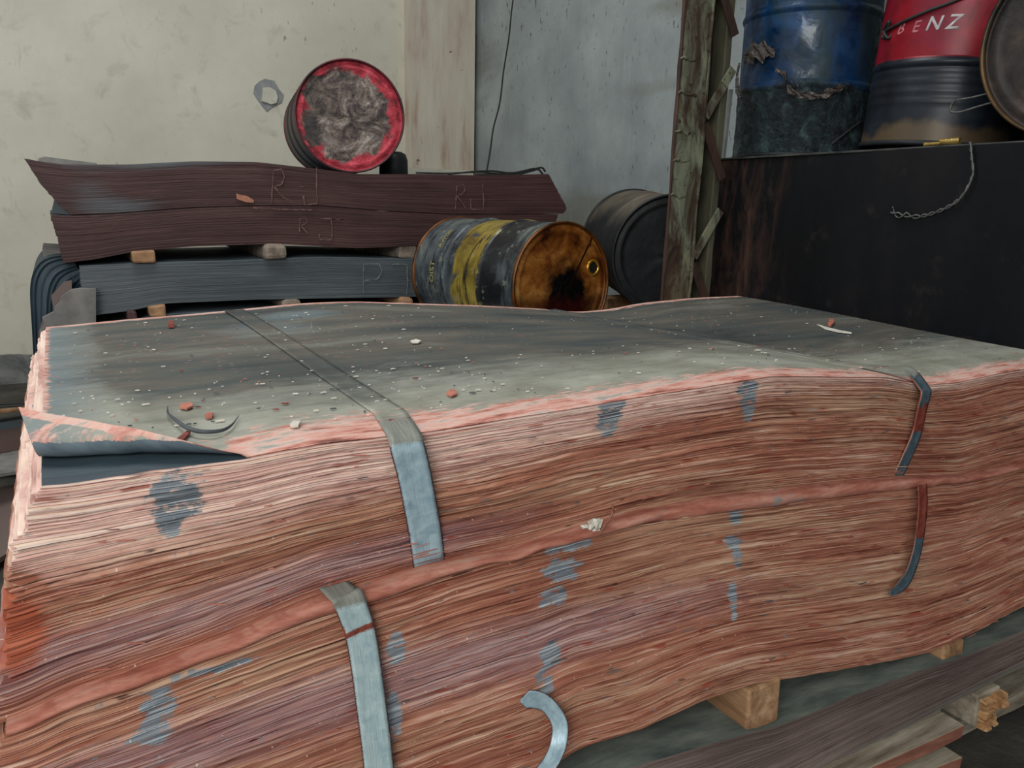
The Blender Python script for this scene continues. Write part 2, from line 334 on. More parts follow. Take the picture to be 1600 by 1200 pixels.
# ---------------- generic sheet stack ----------------
def build_stack(parent, name, Yf, Yb, XL, XRt, top, bot, nL, nx, mats, out=.004, flare=lambda v: 0*v, backz=None, maskf=None, masktop=None,
                wav=.0015, endnoise=.004, roundz=.0, topname=None, lift=None, groove=.004):
    """XL, XRt: functions of v (0 bottom..1 top); top, bot: functions of x."""
    rows = 3*nL; bounds = np.cumsum(np.r_[0, rng.uniform(.35, 1.6, nL)]); bounds /= bounds[-1]
    vs = []; lay = []; kind = []
    for i in range(nL):
        a, b = bounds[i], bounds[i+1]; h = b-a
        vs += [a+h*.06, a+h*.30, a+h*.85]; lay += [i]*3; kind += [0, 1, 1]
    vs[0] = 0.0; vs[-1] = 1.0
    vs = np.array(vs); lay = np.array(lay); kind = np.array(kind); nv = len(vs)
    def jitter(nn, k):
        base = np.stack([smoothnoise(nn, max(3, k), 1.0) for _ in range(nL)]); fine = np.stack([smoothnoise(nn, k*7, .45) for _ in range(nL)])
        off = rng.normal(0, 1.0, (nL, 1)); return (base*.6+fine+off*.8)
    def side(nn, k, o_, g_):
        j = jitter(nn, k)[lay]*o_; return j - (kind == 0)[:, None]*g_
    u = np.linspace(0, 1, nx)
    xl = XL(vs)+rng.normal(0, endnoise, nL)[lay]; xr = XRt(vs)+rng.normal(0, endnoise, nL)[lay]
    X = xl[:, None]+(xr-xl)[:, None]*u[None]
    T = top(X); Bt = bot(X)
    wz = smoothnoise(nx, 24, wav)[None]*np.sin(vs*9)[:, None]+np.stack([smoothnoise(nx, 16, wav) for _ in range(nL)])[lay]*(vs*(1-vs)*4)[:, None]
    Z = Bt+(T-Bt)*vs[:, None]+wz
    FL = flare(vs)[:, None]
    Yv = Yf-FL-side(nx, 14, out, groove)
    V = [np.stack([X, Yv, Z], -1).reshape(-1, 3)]; hgt = float(np.mean(T[-1]-Bt[0]))
    UV = [np.stack([X, np.broadcast_to(vs[:, None]*hgt, X.shape)], -1).reshape(-1, 2)]
    Fq = [gridfaces(nx, nv)]; MI = [np.zeros(len(Fq[0]), int)]; off = nx*nv
    def bz(x): return backz(x) if backz else top(x)
    ny = 90; w_ = np.linspace(0, 1, ny)
    for sgn in (-1, 1):                                # left and right end
        xe = (X[:, 0] if sgn < 0 else X[:, -1]); y0 = Yv[:, 0] if sgn < 0 else Yv[:, -1]
        jj = side(ny, 6, out, groove); jj[:, 0] = 0
        XX = xe[:, None]+sgn*jj; YY = y0[:, None]+(Yb-y0)[:, None]*w_[None]
        zt = T[-1, 0 if sgn < 0 else -1]; z0 = Z[:, 0 if sgn < 0 else -1]; be = float(bz(np.array([xe[-1]]))[0])
        ZZ = z0[:, None]+((be-zt)*vs)[:, None]*w_[None]
        V.append(np.stack([XX, YY, ZZ], -1).reshape(-1, 3)); UV.append(np.stack([YY+5, np.broadcast_to(vs[:, None]*hgt, YY.shape)], -1).reshape(-1, 2))
        q = gridfaces(ny, nv, off, flip=(sgn < 0)); Fq.append(q); MI.append(np.zeros(len(q), int)); off += ny*nv
    # back
    XX = X[:, ::12]; nb = XX.shape[1]; ZZ = Bt[:, ::12]+(bz(XX)-Bt[:, ::12])*vs[:, None]
    V.append(np.stack([XX, np.full_like(XX, Yb), ZZ], -1).reshape(-1, 3)); UV.append(np.stack([XX, np.broadcast_to(vs[:, None]*hgt, XX.shape)], -1).reshape(-1, 2))
    q = gridfaces(nb, nv, off, flip=True); Fq.append(q); MI.append(np.zeros(len(q), int)); off += nb*nv
    # top and bottom grids
    def cover(dz, lf=None):
        nxt = nx//2 if nx > 300 else nx; nyt = 150; ut = np.linspace(0, 1, nxt); wt = np.linspace(0, 1, nyt)**1.5
        xt = np.interp(ut, u, X[-1]); yt0 = np.interp(ut, u, Yv[-1]); zt0 = np.interp(ut, u, Z[-1])
        XT = np.broadcast_to(xt[None], (nyt, nxt)).copy(); YT = yt0[None]+(Yb-yt0)[None]*wt[:, None]
        sm = wt*wt*(3-2*wt)
        ZT = zt0[None]+(bz(xt)-zt0)[None]*sm[:, None]+roundz*(1-np.exp(-wt/.04))[:, None]*(1-sm[:, None])+dz
        ZT += smoothnoise(nxt, 9, .003)[None]*np.sin(wt*math.pi)[:, None]
        return XT, YT, ZT, nxt, nyt
    XT, YT, ZT, nxt, nyt = cover(0)
    V.append(np.stack([XT, YT, ZT], -1).reshape(-1, 3)); UV.append(np.stack([XT, YT], -1).reshape(-1, 2))
    q = gridfaces(nxt, nyt, off); Fq.append(q); MI.append(np.ones(len(q), int)); off += nxt*nyt
    XBt = X[0]; V.append(np.concatenate([np.stack([XBt, Yv[0], Z[0]], -1), np.stack([XBt, np.full(nx, Yb), Z[0]], -1)]))
    UV.append(V[-1][:, :2]); q = gridfaces(nx, 2, off, flip=True); Fq.append(q); MI.append(np.zeros(len(q), int))
    V = np.concatenate(V); UV = np.concatenate(UV); Fq = np.concatenate(Fq); MI = np.concatenate(MI)
    mk = np.zeros((len(V), 3), np.float32)
    if maskf: mk = maskf(V)
    o = mesh(name, V, Fq, mats, parent, MI, UV, mk)
    return o, (XT, YT, ZT, nxt, nyt)

def pw(pts, n=2):                                  # smooth piecewise function through (x, value) points
    a = np.array(sorted(pts)); return lambda x: np.interp(x, a[:, 0], a[:, 1])
def pwpx(pix, Y):
    return pw([tuple(at(p[0], p[1], 1, Y)[[0, 2]]) for p in pix])
def smoothpw(f, x0, x1, r=.03):
    xs = np.linspace(x0-.3, x1+.3, 400); y = f(xs); k = max(1, int(r/(xs[1]-xs[0]))); ker = np.ones(2*k+1)/(2*k+1)
    y = np.convolve(np.pad(y, k, 'edge'), ker, 'valid'); return lambda x: np.interp(x, xs, y)

def patch(V, px, py, rx, ry, Y, soft=.6, ang=0):
    c = at(px, py, 1, Y); d = (c-EYE)@FW; a = rx*d/F*1.12; b = ry*d/F
    dx = V[:, 0]-c[0]; dz = V[:, 2]-c[2]; ca, sa = math.cos(ang), math.sin(ang); dx, dz = dx*ca+dz*sa, -dx*sa+dz*ca
    r = np.sqrt((dx/a)**2+(dz/b)**2); return np.clip((1.25-r)/soft, 0, 1)

# ---------------- main pile: upper bundle ----------------
Y1 = 1.12
B1T = smoothpw(pwpx([(41, 760), (112, 755), (225, 736), (375, 719), (487, 698), (600, 685), (700, 672), (800, 655), (900, 638), (1000, 622), (1100, 607), (1200, 590), (1300, 590), (1380, 590), (1450, 603), (1500, 598), (1560, 585), (1600, 578)], Y1), -.1, 2.4)
SEAM = smoothpw(pwpx([(32, 1122), (100, 1085), (200, 1050), (300, 1015), (400, 975), (500, 935), (650, 890), (800, 855), (900, 825), (1000, 800), (1100, 780), (1200, 768), (1300, 757), (1400, 747), (1500, 745), (1600, 718)], 1.10), -.1, 2.4)
BACKZ = smoothpw(pwpx([(78, 510), (200, 498), (320, 488), (470, 473), (550, 470), (640, 473), (740, 476), (850, 482), (900, 487), (950, 483), (1000, 473), (1080, 465), (1150, 462)], 2.4), 0, 2.4, .06)
upper = empty('sheet_bundle', (1.2, 1.75, .8))
tag(upper, 'upper bundle of thin reddish sheets with dusty slate grey top and one curled corner', 'sheet bundle')
PT = lambda o: setattr(o, 'matrix_parent_inverse', Matrix.Translation(-o.parent.location)) if o.parent else None
def m1(V):
    mk = np.zeros((len(V), 3), np.float32)
    for p in [(275, 775, 38, 45), (262, 815, 20, 25), (955, 628, 30, 22), (948, 655, 22, 30), (1168, 612, 20, 26), (1166, 640, 14, 18), (60, 700, 30, 20)]: mk[:, 0] = np.maximum(mk[:, 0], patch(V, *p, Y1))
    x, z = V[:, 0], V[:, 2]; t = (z-SEAM(x))/(B1T(x)-SEAM(x))
    mk[:, 1] = np.clip((t-.42-.26*np.clip(x-.2, 0, 3))/.35, 0, 1)*np.clip(1.5-x*.55, 0, 1)
    mk[:, 1] = np.maximum(mk[:, 1], np.clip((t-.86)/.14, 0, 1)*.8)
    mk[:, 2] = np.clip((.25-np.abs(t-.2))/.2, 0, 1)*np.clip((.9-x)/.5, 0, .8)
    mk[:, 1] -= 1.3*patch(V, 15, 985, 50, 90, Y1-.02, .9)
    return mk
xlf = pw([(0, -.125), (.35, -.10), (.7, -.085), (1, -.045)])
flare1 = lambda v: .022*(1-v)
M_under = plain('curl shaded petrol sheet face', (34, 48, 56), (60, 76, 82), 5, .6, 0, (1, 5, 1))  # blue grey sheet, with the shade under the curl put into its colour
o1, cov = build_stack(upper, 'sheets', Y1, 2.4, xlf, lambda v: 2.40+.01*v, B1T, lambda x: SEAM(x)+.002, 76, 900, [M_edge, M_under], .0020, flare1, lambda x: BACKZ(x)-.004, m1, roundz=.010)
PT(o1)
for p in o1.data.polygons:
    if p.material_index == 1 and p.center.x > .21: p.material_index = 0
# top sheet with the curled front left corner
XT, YT, ZT, nxt, nyt = cov
XS, YS, ZS = XT.copy(), YT.copy(), ZT.copy()+.0025
for i in range(nxt):
    x = XT[0, i]; cw = max(0, (.205-x)/.265)**.8*.092 if x < .205 else 0
    cw = min(cw, .095); yf = YT[0, i]
    if cw > 0:
        Rr = .026; fold = yf+cw+.012
        for j in range(nyt):
            s = fold-YT[j, i]
            if s > 0:
                a = min(s/Rr, 2.1)*1.0; ex = max(0, s-2.1*Rr)
                YS[j, i] = fold-Rr*math.sin(a)-ex*math.cos(a); ZS[j, i] = ZT[int(nyt*.2), i]*0+ZT[j, i]+.004+Rr*(1-math.cos(a))+ex*math.sin(a)
                XS[j, i] -= .02*s/.1
V = np.stack([XS, YS, ZS], -1).reshape(-1, 3); n0 = len(V)
xo, yo = XT.reshape(-1), YT.reshape(-1)
def top_mask(x, y, x0, x1, yf, yb, frontw):
    mk = np.zeros((len(x), 3), np.float32)
    d = np.minimum.reduce([(x-x0)/.024+.1, (yb-y)/.05, (x1-x)/.008+.3]); f = (y-yf)/frontw
    mk[:, 0] = np.clip(1.15-np.minimum(d, f), 0, 1)
    mk[:, 1] = np.clip(1.35-(y-yf)/.42, 0, 1)*.9+np.clip((.16-(x-x0))/.16, 0, .4)+.22*np.clip(1-np.abs(x-.75)/.35, 0, 1)*np.clip(1-np.abs(y-1.9)/.3, 0, 1)
    mk[:, 2] = np.clip(1.1-(x-x0)/.16, 0, 1)*.75
    for cx, cy, a, b, s in [(.45, 2.05, .22, .25, .5), (.55, 2.2, .2, .12, .7)]: mk[:, 2] = np.maximum(mk[:, 2], s*np.clip(1.2-np.hypot((x-cx)/a, (y-cy)/b), 0, 1))
    for cx, cy, a, b in [(1.05, 1.75, .4, .3), (.25, 1.7, .25, .22), (1.95, 1.75, .35, .3), (.95, 2.15, .3, .12)]:
        k = np.clip(1.3-np.hypot((x-cx)/a, (y-cy)/b), 0, 1); mk[:, 1] *= 1-.8*k
    return mk
fw_ = np.interp(xo, [-.1, .2, .4, .6, .9, 1.4, 2.4], [.02, .12, .16, .10, .11, .085, .10])
mkt_curl = 1
mkt = top_mask(xo, yo, -.05, 2.41, np.tile(YT[0], nyt), 2.4, fw_)
cz = np.clip((.19-xo)/.02, 0, 1)*(yo < 1.26); mkt[:, 0] = np.where((xo < .19) & (yo < 1.235), np.where(yo < 1.135, .8, .42*(yo < 1.2)), mkt[:, 0])
Vb = V.copy(); Vb[:, 2] -= .0018
q = gridfaces(nxt, nyt); qb = gridfaces(nxt, nyt, n0, True)
top_sheet = mesh('top_sheet', np.concatenate([V, Vb]), np.concatenate([q, qb]), [M_top, M_darktop], upper, [0]*len(q)+[1 if V[a_[0]][0] < .2 else 0 for a_ in (qb-n0)], None, np.concatenate([mkt, mkt]), True); PT(top_sheet)

def ztop(x, y):
    j = int(np.argmin(np.abs(YT[:, nxt//2]-y))); i = int(np.argmin(np.abs(XT[0]-x))); return float(ZT[j, i])+.004
def strap_obj(name, parent, pts, wd, side, mat, dustf=None, label=None, thick=.0014, over=False):
    V, Fc, uv = ribbon(pts, wd, side, thick); V = np.array(V); mk = np.zeros((len(V), 3), np.float32)
    if dustf: mk[:] = [dustf(p) for p in V]
    o = mesh(name, V, Fc, [mat, M_top], parent, None, uv, mk, True); PT(o)
    if over:
        ms = o.data.color_attributes['mask'].data
        for i, v_ in enumerate(o.data.vertices):
            if v_.co.y > 1.17: ms[i].color = (0.0 if v_.co.y > 1.24 else .3, max(0, min(1, 1.25-(v_.co.y-1.1)/.42))*.8, 0, 1)
        for p in o.data.polygons:
            if p.center.y > 1.175: p.material_index = 1
    if label: o['label'] = label
    return o
# strap over the top and down the front (left)
def over_strap(xt_back, xt_front, front_px, wd, Yfront, lw=1.0):
    pts = []
    for y in np.linspace(2.38, 1.22, 26):
        x = xt_back+(xt_front-xt_back)*(2.38-y)/1.16; pts.append((x, y, ztop(x, y)+.0015))
    f = [at(p[0], p[1], 1, Yfront) for p in front_px]
    for y in (1.185, 1.155, 1.13): pts.append((xt_front+(f[0][0]-xt_front)*(1.22-y)/.11, y, ztop(xt_front, y)+.002))
    pts += [(f[0][0], Yfront+.006, f[0][2]+.004), tuple(f[0]-np.array([0, .002, .010]))]
    pts += [tuple(p) for p in f[1:]]
    return catmull(pts, 4)
pts = over_strap(.425, .455, [(636, 690), (645, 730), (655, 780), (664, 830), (671, 882)], .025, 1.098)
strap_obj('strap', upper, pts, .0275, (1, 0, 0), M_strap, lambda p: (1.0 if p[1] > 1.15 else max(0, min(.75, (p[2]-1.052)/.02)), 0, 0), 'wide blue grey steel strap near the left', over=True)
pts = over_strap(1.50, 1.60, [(1447, 608), (1441, 640), (1432, 680), (1417, 715), (1403, 745)], .02, 1.098)
strap_obj('strap', upper, pts, .018, (1, 0, 0), M_strap_dark, lambda p: (1.0 if p[1] > 1.12 else 0, .9 if .93 < p[2] < .99 else 0, 0), 'narrow tarnished steel strap near the right', thick=.0035, over=True)

# ---------------- main pile: lower bundle ----------------
Y2 = 1.075
LIP = smoothpw(pwpx([(40, 1142), (100, 1110), (200, 1078), (300, 1040), (400, 1002), (500, 965), (600, 932), (700, 900), (800, 872), (900, 846), (1000, 820), (1100, 803), (1200, 790), (1300, 777), (1400, 765), (1500, 757), (1600, 733)], Y2), -.1, 2.4)
B2B = smoothpw(pwpx([(860, 1200), (900, 1170), (1000, 1142), (1100, 1095), (1180, 1068), (1220, 1062), (1300, 1050), (1380, 1035), (1450, 1020), (1520, 990), (1600, 948)], 1.005), .67, 2.4)
lower = empty('sheet_bundle', (1.2, 1.72, .5)); tag(lower, 'lower bundle of thin reddish brown sheets with flaking pale blue strap, under the upper bundle', 'sheet bundle')
def m2(V):
    mk = np.zeros((len(V), 3), np.float32)
    for p in [(885, 895, 34, 22), (900, 860, 40, 8), (870, 935, 25, 18), (1160, 810, 14, 22), (1152, 850, 18, 12), (1156, 870, 9, 22), (1139, 935, 8, 38), (622, 1015, 16, 30), (612, 1110, 12, 42), (250, 1110, 26, 30), (235, 1150, 30, 24), (856, 1020, 16, 26), (842, 1055, 14, 24),
              (335, 1055, 60, 8), (600, 925, 60, 12), (160, 1080, 45, 10), (1100, 1085, 12, 18)]: mk[:, 0] = np.maximum(mk[:, 0], patch(V, *p, Y2-.02))
    x, z = V[:, 0], V[:, 2]; t = (z-B2B(x))/(LIP(x)-B2B(x))
    mk[:, 2] = np.clip((.26-np.abs(t-.66+.12*x))/.2, 0, 1)*np.clip(1.7-x, 0, 1)*.85
    return mk
xlf2 = pw([(0, -.16), (.5, -.15), (.85, -.13), (1, -.115)])
o2, cov2 = build_stack(lower, 'sheets', Y2, 2.4, xlf2, lambda v: 2.44+0*v, LIP, B2B, 98, 900, [M_edge, M_edge], .0020, lambda v: .07*(1-v)**1.2, lambda x: np.minimum(LIP(x), SEAM(x))-.008, m2, roundz=.0)
# keep the lower bundle's hidden top under the upper one
PT(o2)
# rolled edge of pink sheets that shows between the bundles
m = Mat('pink rolled sheet lip', .7, 0, .3); v = m.co('Object', (3, 14, 14)); n = m.noise(v, 3, 6, .65)
lf = m.noise(m.co('Object', (9, 1, 60)), 2.0, 5, .7); gz = m.noise(m.co('Object', (3, 1, 8)), 1.6, 4, .7)
c = m.ramp(n, [(.3, (138, 78, 62)), (.45, (170, 106, 88)), (.6, (190, 134, 114)), (.75, (186, 160, 146))]); c = m.mix(m.math('MULTIPLY', m.step(lf, .5, .62), .6), c, (156, 90, 72)); c = m.mix(m.step(gz, .60, .66), c, (134, 134, 130)); m.color(c); m.bump(m.noise(m.co('Object', (8, 30, 60)), 2, 5, .6), .004, .7); M_lip = m.m
xs = np.linspace(-.11, 2.42, 420); V = []; nk = 10
jz = smoothnoise(420, 46, .0016); jr = 1+smoothnoise(420, 22, .12)+smoothnoise(420, 90, .03)
for i, x in enumerate(xs):
    a = LIP(x); b = SEAM(x); hh = max(.011, (b-a)*1.35)*.5
    for k in range(nk):
        if k == nk-1: V.append((x, Y2+.045, max(b, a)+.006)); continue
        t = -math.pi*.5+math.pi*k/(nk-2)
        V.append((x, Y2+.010-.017*max(0,math.cos(t))**.6*jr[i], (a+b)/2+.0015+math.sin(t)*hh*1.1+jz[i]))
lip = mesh('rolled_edge', np.array(V), gridfaces(nk, 420)[:, ::-1], M_lip, lower, smooth=True); PT(lip); lip['label'] = 'pink rolled edge along its top'
f = [at(p[0], p[1], 1, 1.058) for p in [(545, 938), (562, 985), (572, 1040), (580, 1100), (588, 1162), (592, 1200), (598, 1250), (602, 1300)]]
for i in range(8): f[i] = at(*[(545, 938), (562, 985), (572, 1040), (580, 1100), (588, 1162), (592, 1200), (598, 1250), (602, 1300)][i], 1, [1.062, 1.056, 1.046, 1.034, 1.020, 1.012, 1.0, .99][i])
f = [f[0]+np.array([-.012, .04, .012]), f[0]+np.array([-.006, .012, .008])]+f
strap_obj('strap', lower, catmull(f, 5), .0235, (1, 0, 0), M_strap_pale, lambda p: (max(0, min(1, (p[2]-.825)/.02)), .85 if .79 < p[2] < .802 else 0, 0), 'flaking pale blue steel strap')
f = [at(p[0], p[1], 1, 1.054-.0002*(p[1]-758)) for p in [(1441, 758), (1442, 790), (1438, 830), (1432, 865), (1420, 900), (1405, 918), (1390, 928)]]
strap_obj('strap', lower, catmull(f, 5), [.017]*12+[.016]*12+list(np.linspace(.015, .005, 7)), (1, 0, 0), M_strap_dark, lambda p: (0, .95 if p[2] > .69 else 0, 0), 'narrow rusty strap end near the right')
f = [at(814, 1094, 1, 1.014), at(836, 1093, 1, 1.010), at(858, 1104, 1, 1.006), at(874, 1130, 1, .998), at(873, 1160, 1, .988), at(862, 1188, 1, .975), at(842, 1215, 1, .965)]
pp = catmull(f, 6); sd = [np.array([.1, -.1, 1]) if i < 8 else np.array([1, -.5, .25]) if i > 18 else np.array([.1+.9*(i-8)/10, -.1-.4*(i-8)/10, 1-.75*(i-8)/10]) for i in range(len(pp))]
strap_obj('loose_strap', lower, pp, [.004+.016*min(1, i/3)-.006*min(1, i/12) for i in range(len(pp))], sd, M_strap, None, 'bent loose grey strap end')

# ---------------- base stack, battens and planks under the pile ----------------
BT3 = smoothpw(pwpx([(900, 1240), (980, 1200), (1100, 1165), (1165, 1146), (1222, 1132), (1330, 1088), (1430, 1050), (1500, 1028), (1600, 985)], .99), .6, 2.4, .05)
BB3 = smoothpw(pwpx([(1150, 1300), (1345, 1180), (1467, 1115), (1530, 1080), (1600, 1045)], .96), 1.0, 2.4, .05)
base = empty('sheet_stack', (1.2, 1.7, .2)); tag(base, 'dark brown grey sheet stack lowest in the front pile, under the timber battens', 'sheet stack')
def m3(V):
    mk = np.zeros((len(V), 3), np.float32); t = (V[:, 2]-BB3(V[:, 0]))/(BT3(V[:, 0])-BB3(V[:, 0])); mk[:, 0] = np.clip(.35-t, 0, .5)*2; return mk
o3, _ = build_stack(base, 'sheets', .99, 2.38, lambda v: -.18+0*v, lambda v: 2.46+0*v, BT3, BB3, 46, 300, [M_base, M_lowtop], .0015, lambda v: .025*(1-v), lambda x: np.full_like(x, .36), m3, wav=.0008)
PT(o3)
for i, (px, zt, zb, wd, y0) in enumerate([(1194, .497, .372, .088, 1.0), (1492, .432, .35, .085, 1.0), (720, .47, .33, .09, 1.06)]):
    x = at(px, 1100 if i == 0 else 1010, 1, y0)[0] if i < 2 else .45
    zb = float(BT3(x))-.003; zt = float(B2B(x))-.002
    b = boxobj('timber_batten', (x, y0+.65, (zt+zb)/2, wd, 1.3, zt-zb-.018*0), M_batten, None, .006, jit=.003)
    tag(b, ['timber batten end wedged under the lower red bundle, nearest the loose bent strap', 'timber batten under the red bundle at the far right end', 'timber batten hidden beneath the left half of the lower red bundle'][i], 'timber batten', 'battens under the red bundles')
# pallet planks
def plank(name, p0, p1, wd, th, mats, label, cat, group=None, n=14, ragged=.004):
    p0 = np.array(p0, float); p1 = np.array(p1, float); d = p1-p0; d /= np.linalg.norm(d); s = np.cross([0, 0, 1.0], d); s /= np.linalg.norm(s); V = []; 
    for i in range(n):
        c = p0+(p1-p0)*i/(n-1); r = [random.uniform(-ragged, ragged) for _ in range(4)]
        for (a, b), e in zip(((-1, -1), (1, -1), (1, 1), (-1, 1)), r): V.append(c+s*a*(wd/2+e)+np.array([0, 0, b*th/2+e*.4]))
    Fc = []; MI = []
    for i in range(n-1):
        for k in range(4):
            a = i*4+k; b = i*4+(k+1) % 4; Fc.append((a, b, b+4, a+4)); MI.append(0 if k in (2,) else 1 if k in (1, 3) else 0)
    Fc += [(3, 2, 1, 0), tuple(range(4*n-4, 4*n))]; MI += [1, 1]
    o = mesh(name, V, Fc, mats, None, MI); add_bevel(o, .003); return tag(o, label, cat, group)
a = at(1495, 1128, 1, .93); plank('wooden_plank', (.75, 1.0, a[2]-.012), (a[0], .985, a[2]-.012), .15, .034, [M_plank, M_redwood], 'pale topped plank with red brown side just below the dark base stack', 'plank', 'planks below the base stack')
plank('wooden_plank', (.75, 1.0, a[2]-.075), (a[0]-.02, .965, a[2]-.078), .14, .032, [M_plank, M_redwood], 'second plank under the pale topped plank at the lower right', 'plank', 'planks below the base stack')
a = at(1600, 1100, 1, 1.06); plank('wooden_plank', (1.9, 1.12, a[2]+.005), (2.6, 1.10, a[2]+.03), .10, .05, [M_plank, M_plank], 'grey brown rough plank behind the broken timber end', 'plank')
a = at(1590, 1160, 1, 1.0); plank('wooden_plank', (1.7, .99, a[2]-.05), (2.5, .93, a[2]-.03), .12, .045, [M_plank, M_plank], 'rough grey plank lowest at the right corner of the pile', 'plank')
# broken timber with splintered end
def broken_timber():
    c = at(1556, 1112, 1, .93); e = empty('broken_timber', (c[0], c[1], c[2]-.045)); tag(e, 'square timber block with a splintered yellow broken end', 'timber')
    b = boxobj('block', (c[0], c[1]+.35, c[2], .088, .66, .088), M_plank, e, .004, jit=.003); PT(b)
    V = []; Fc = []
    for k in range(46):
        x = c[0]+random.uniform(-.040, .040); z = c[2]+random.uniform(-.042, .036); w_ = random.uniform(.018, .045); x = max(c[0]-.04+w_/2, min(c[0]+.044-w_/2, x)); h = random.uniform(.005, .010); L = random.uniform(.006, .022)+.03*max(0, (x-c[0]))/.04*random.random()
        y0 = c[1]+.025; n0 = len(V); sk = random.uniform(0, .02); dz = random.uniform(-.012, .0)
        for (yy, s, ox, oz) in ((y0+.02, 1, 0, 0), (y0-L*.7, .9, sk*.6, dz*.6), (y0-L, .8, sk, dz)):
            for (a_, b_) in ((-1, -1), (1, -1), (1, 1), (-1, 1)): V.append((x+ox+a_*w_*s/2, yy, z+oz+b_*h*s/2))
        for r in range(2):
            for q_ in range(4): a0 = n0+r*4+q_; a1 = n0+r*4+(q_+1) % 4; Fc.append((a0, a1, a1+4, a0+4))
        Fc += [(n0+8, n0+9, n0+10, n0+11), (n0+3, n0+2, n0+1, n0)]
    s = mesh('splinters', V, Fc, M_splint, e); PT(s)
broken_timber()
V, Fc = [], []
# ---------------- stacks along the back wall ----------------
YF = 4.30
def pwf(pix, r=.03): return smoothpw(pwpx(pix, YF), -.2, 2.9, r)
S1T = pwf([(38, 247), (60, 252), (100, 257), (200, 257), (300, 252), (400, 253), (480, 262), (560, 272), (650, 272), (760, 274), (850, 272), (890, 272)])
S12 = pwf([(50, 333), (110, 337), (180, 334), (300, 325), (400, 322), (500, 322), (600, 330), (700, 335), (885, 335)])
S2B = pwf([(90, 412), (150, 405), (210, 393), (300, 385), (430, 381), (560, 388), (640, 384), (760, 374), (870, 366)])
S3T = pwf([(115, 416), (180, 413), (250, 410), (350, 408), (500, 402), (640, 404), (760, 398), (880, 390)])
S3B = pwf([(120, 496), (200, 486), (260, 474), (400, 468), (640, 464), (880, 452)])
def wf(px, py): return at(px, py, 1, YF)[0]
def grey_left(V):
    mk = np.zeros((len(V), 3), np.float32); x, z = V[:, 0], V[:, 2]
    a = np.clip(1.1-np.hypot((x-.45)/.7, (z-S1T(x))/.05), 0, 1)+np.clip(1-np.hypot((x-.3)/.3, (z-S12(x)-.02)/.08), 0, 1)+np.clip(1-np.hypot((x-.15)/.2, (z-1.45)/.12), 0, 1)*.7
    mk[:, 0] = np.clip(a, 0, 1)*.8; return mk
def backstack(lab, ml, mr, top, bot, nL, mat, out=.0016, mask=None, yb=5.55, YFx=YF, nx=260, topm=None):
    e = empty('sheet_stack', (1.3, 4.9, float(bot(1.3)))); tag(e, lab, 'sheet stack')
    o, cv = build_stack(e, 'sheets', YFx, yb, pw(ml), pw(mr), top, bot, nL, nx, [mat, topm or M_darktop], out, lambda v: 0*v, None, mask, wav=.0005, endnoise=.002, groove=.00005); PT(o); return e
s1 = backstack('maroon brown sheet stack topmost by the back wall, with chalk letters and slanting ends', [(0, wf(110, 336)), (.25, wf(88, 320)), (.6, wf(62, 290)), (1, wf(39, 250))], [(0, 2.775), (.12, 2.80), (.25, 2.785), (1, 2.66)], S1T, lambda x: S12(x)+.004, 52, M_brown, .0004, grey_left)
s2 = backstack('maroon brown sheet stack second from top by the back wall, on small timber blocks', [(0, wf(99, 412)), (.5, wf(90, 370)), (1, wf(78, 334))], [(0, 2.70), (1, 2.74)], S12, S2B, 44, M_brown, .0004, None)
s3 = backstack('slate grey sheet stack under the maroon ones by the back wall, chalk box mark', [(0, wf(131, 495)), (.4, wf(128, 460)), (1, wf(124, 416))], [(0, 2.66), (1, 2.70)], S3T, S3B, 50, M_slate, .0004, lambda V: np.stack([np.clip(1.1-V[:, 0]/.9, 0, .75), 0*V[:, 0], 0*V[:, 0]], 1))
z4t = lambda x: S3B(x)-.055
s4 = backstack('dark low sheet stack beneath the slate grey one, half hidden by the front pile', [(0, -.02), (1, .03)], [(0, 2.6), (1, 2.64)], z4t, lambda x: 0*x+.004, 90, M_blue, .003, None)
# battens between the back stacks
def blk(px0, px1, top, bot, lab, mat=M_batten, depth=1.2, rough_=False, ys=YF-.03):
    x0, x1 = wf(px0, 400), wf(px1, 400); xm = (x0+x1)/2; zt = float(top(xm))+.002; zb = float(bot(xm))+.001
    o = boxobj('timber_block', (xm, ys+depth/2, (zt+zb)/2, x1-x0, depth, zt-zb), mat, None, .01 if not rough_ else .022, jit=.006)
    return tag(o, lab, 'timber block', 'timber blocks between the back stacks')
M_blk2 = plain('dusty grey brown block', (96, 84, 72), (146, 132, 116), 18, .9, 0, (1, 1, 1), .006)
M_blk1 = plain('orange brown block', (132, 96, 66), (172, 134, 98), 18, .85, 0, (1, 1, 1), .004)
blk(205, 243, S2B, S3T, 'orange brown timber block under the maroon stacks, the left one', M_blk1)
blk(413, 446, S2B, S3T, 'rounded dusty grey block under the maroon stacks, right of the orange brown one', M_blk2, rough_=True)
blk(626, 652, S2B, S3T, 'dark block under the maroon stacks beside the yellow drum', M_blk2, ys=YF+.01)
blk(225, 252, S3B, z4t, 'brown block under the slate grey stack, the left one', M_blk1)
blk(190, 205, S3B, z4t, 'narrow reddish block under the slate grey stack', M_brown)
blk(437, 466, S3B, z4t, 'round pale block under the slate grey stack near its middle', M_blk2, rough_=True)
blk(622, 645, S3B, z4t, 'brown knob like block under the slate grey stack beside the yellow drum', M_blk1, rough_=True)
blk(860, 880, S2B, S3T, 'block hidden behind the yellow drum, between maroon and grey stacks', M_blk2)
blk(860, 880, S3B, z4t, 'block hidden behind the yellow drum, beneath the grey stack', M_blk2)
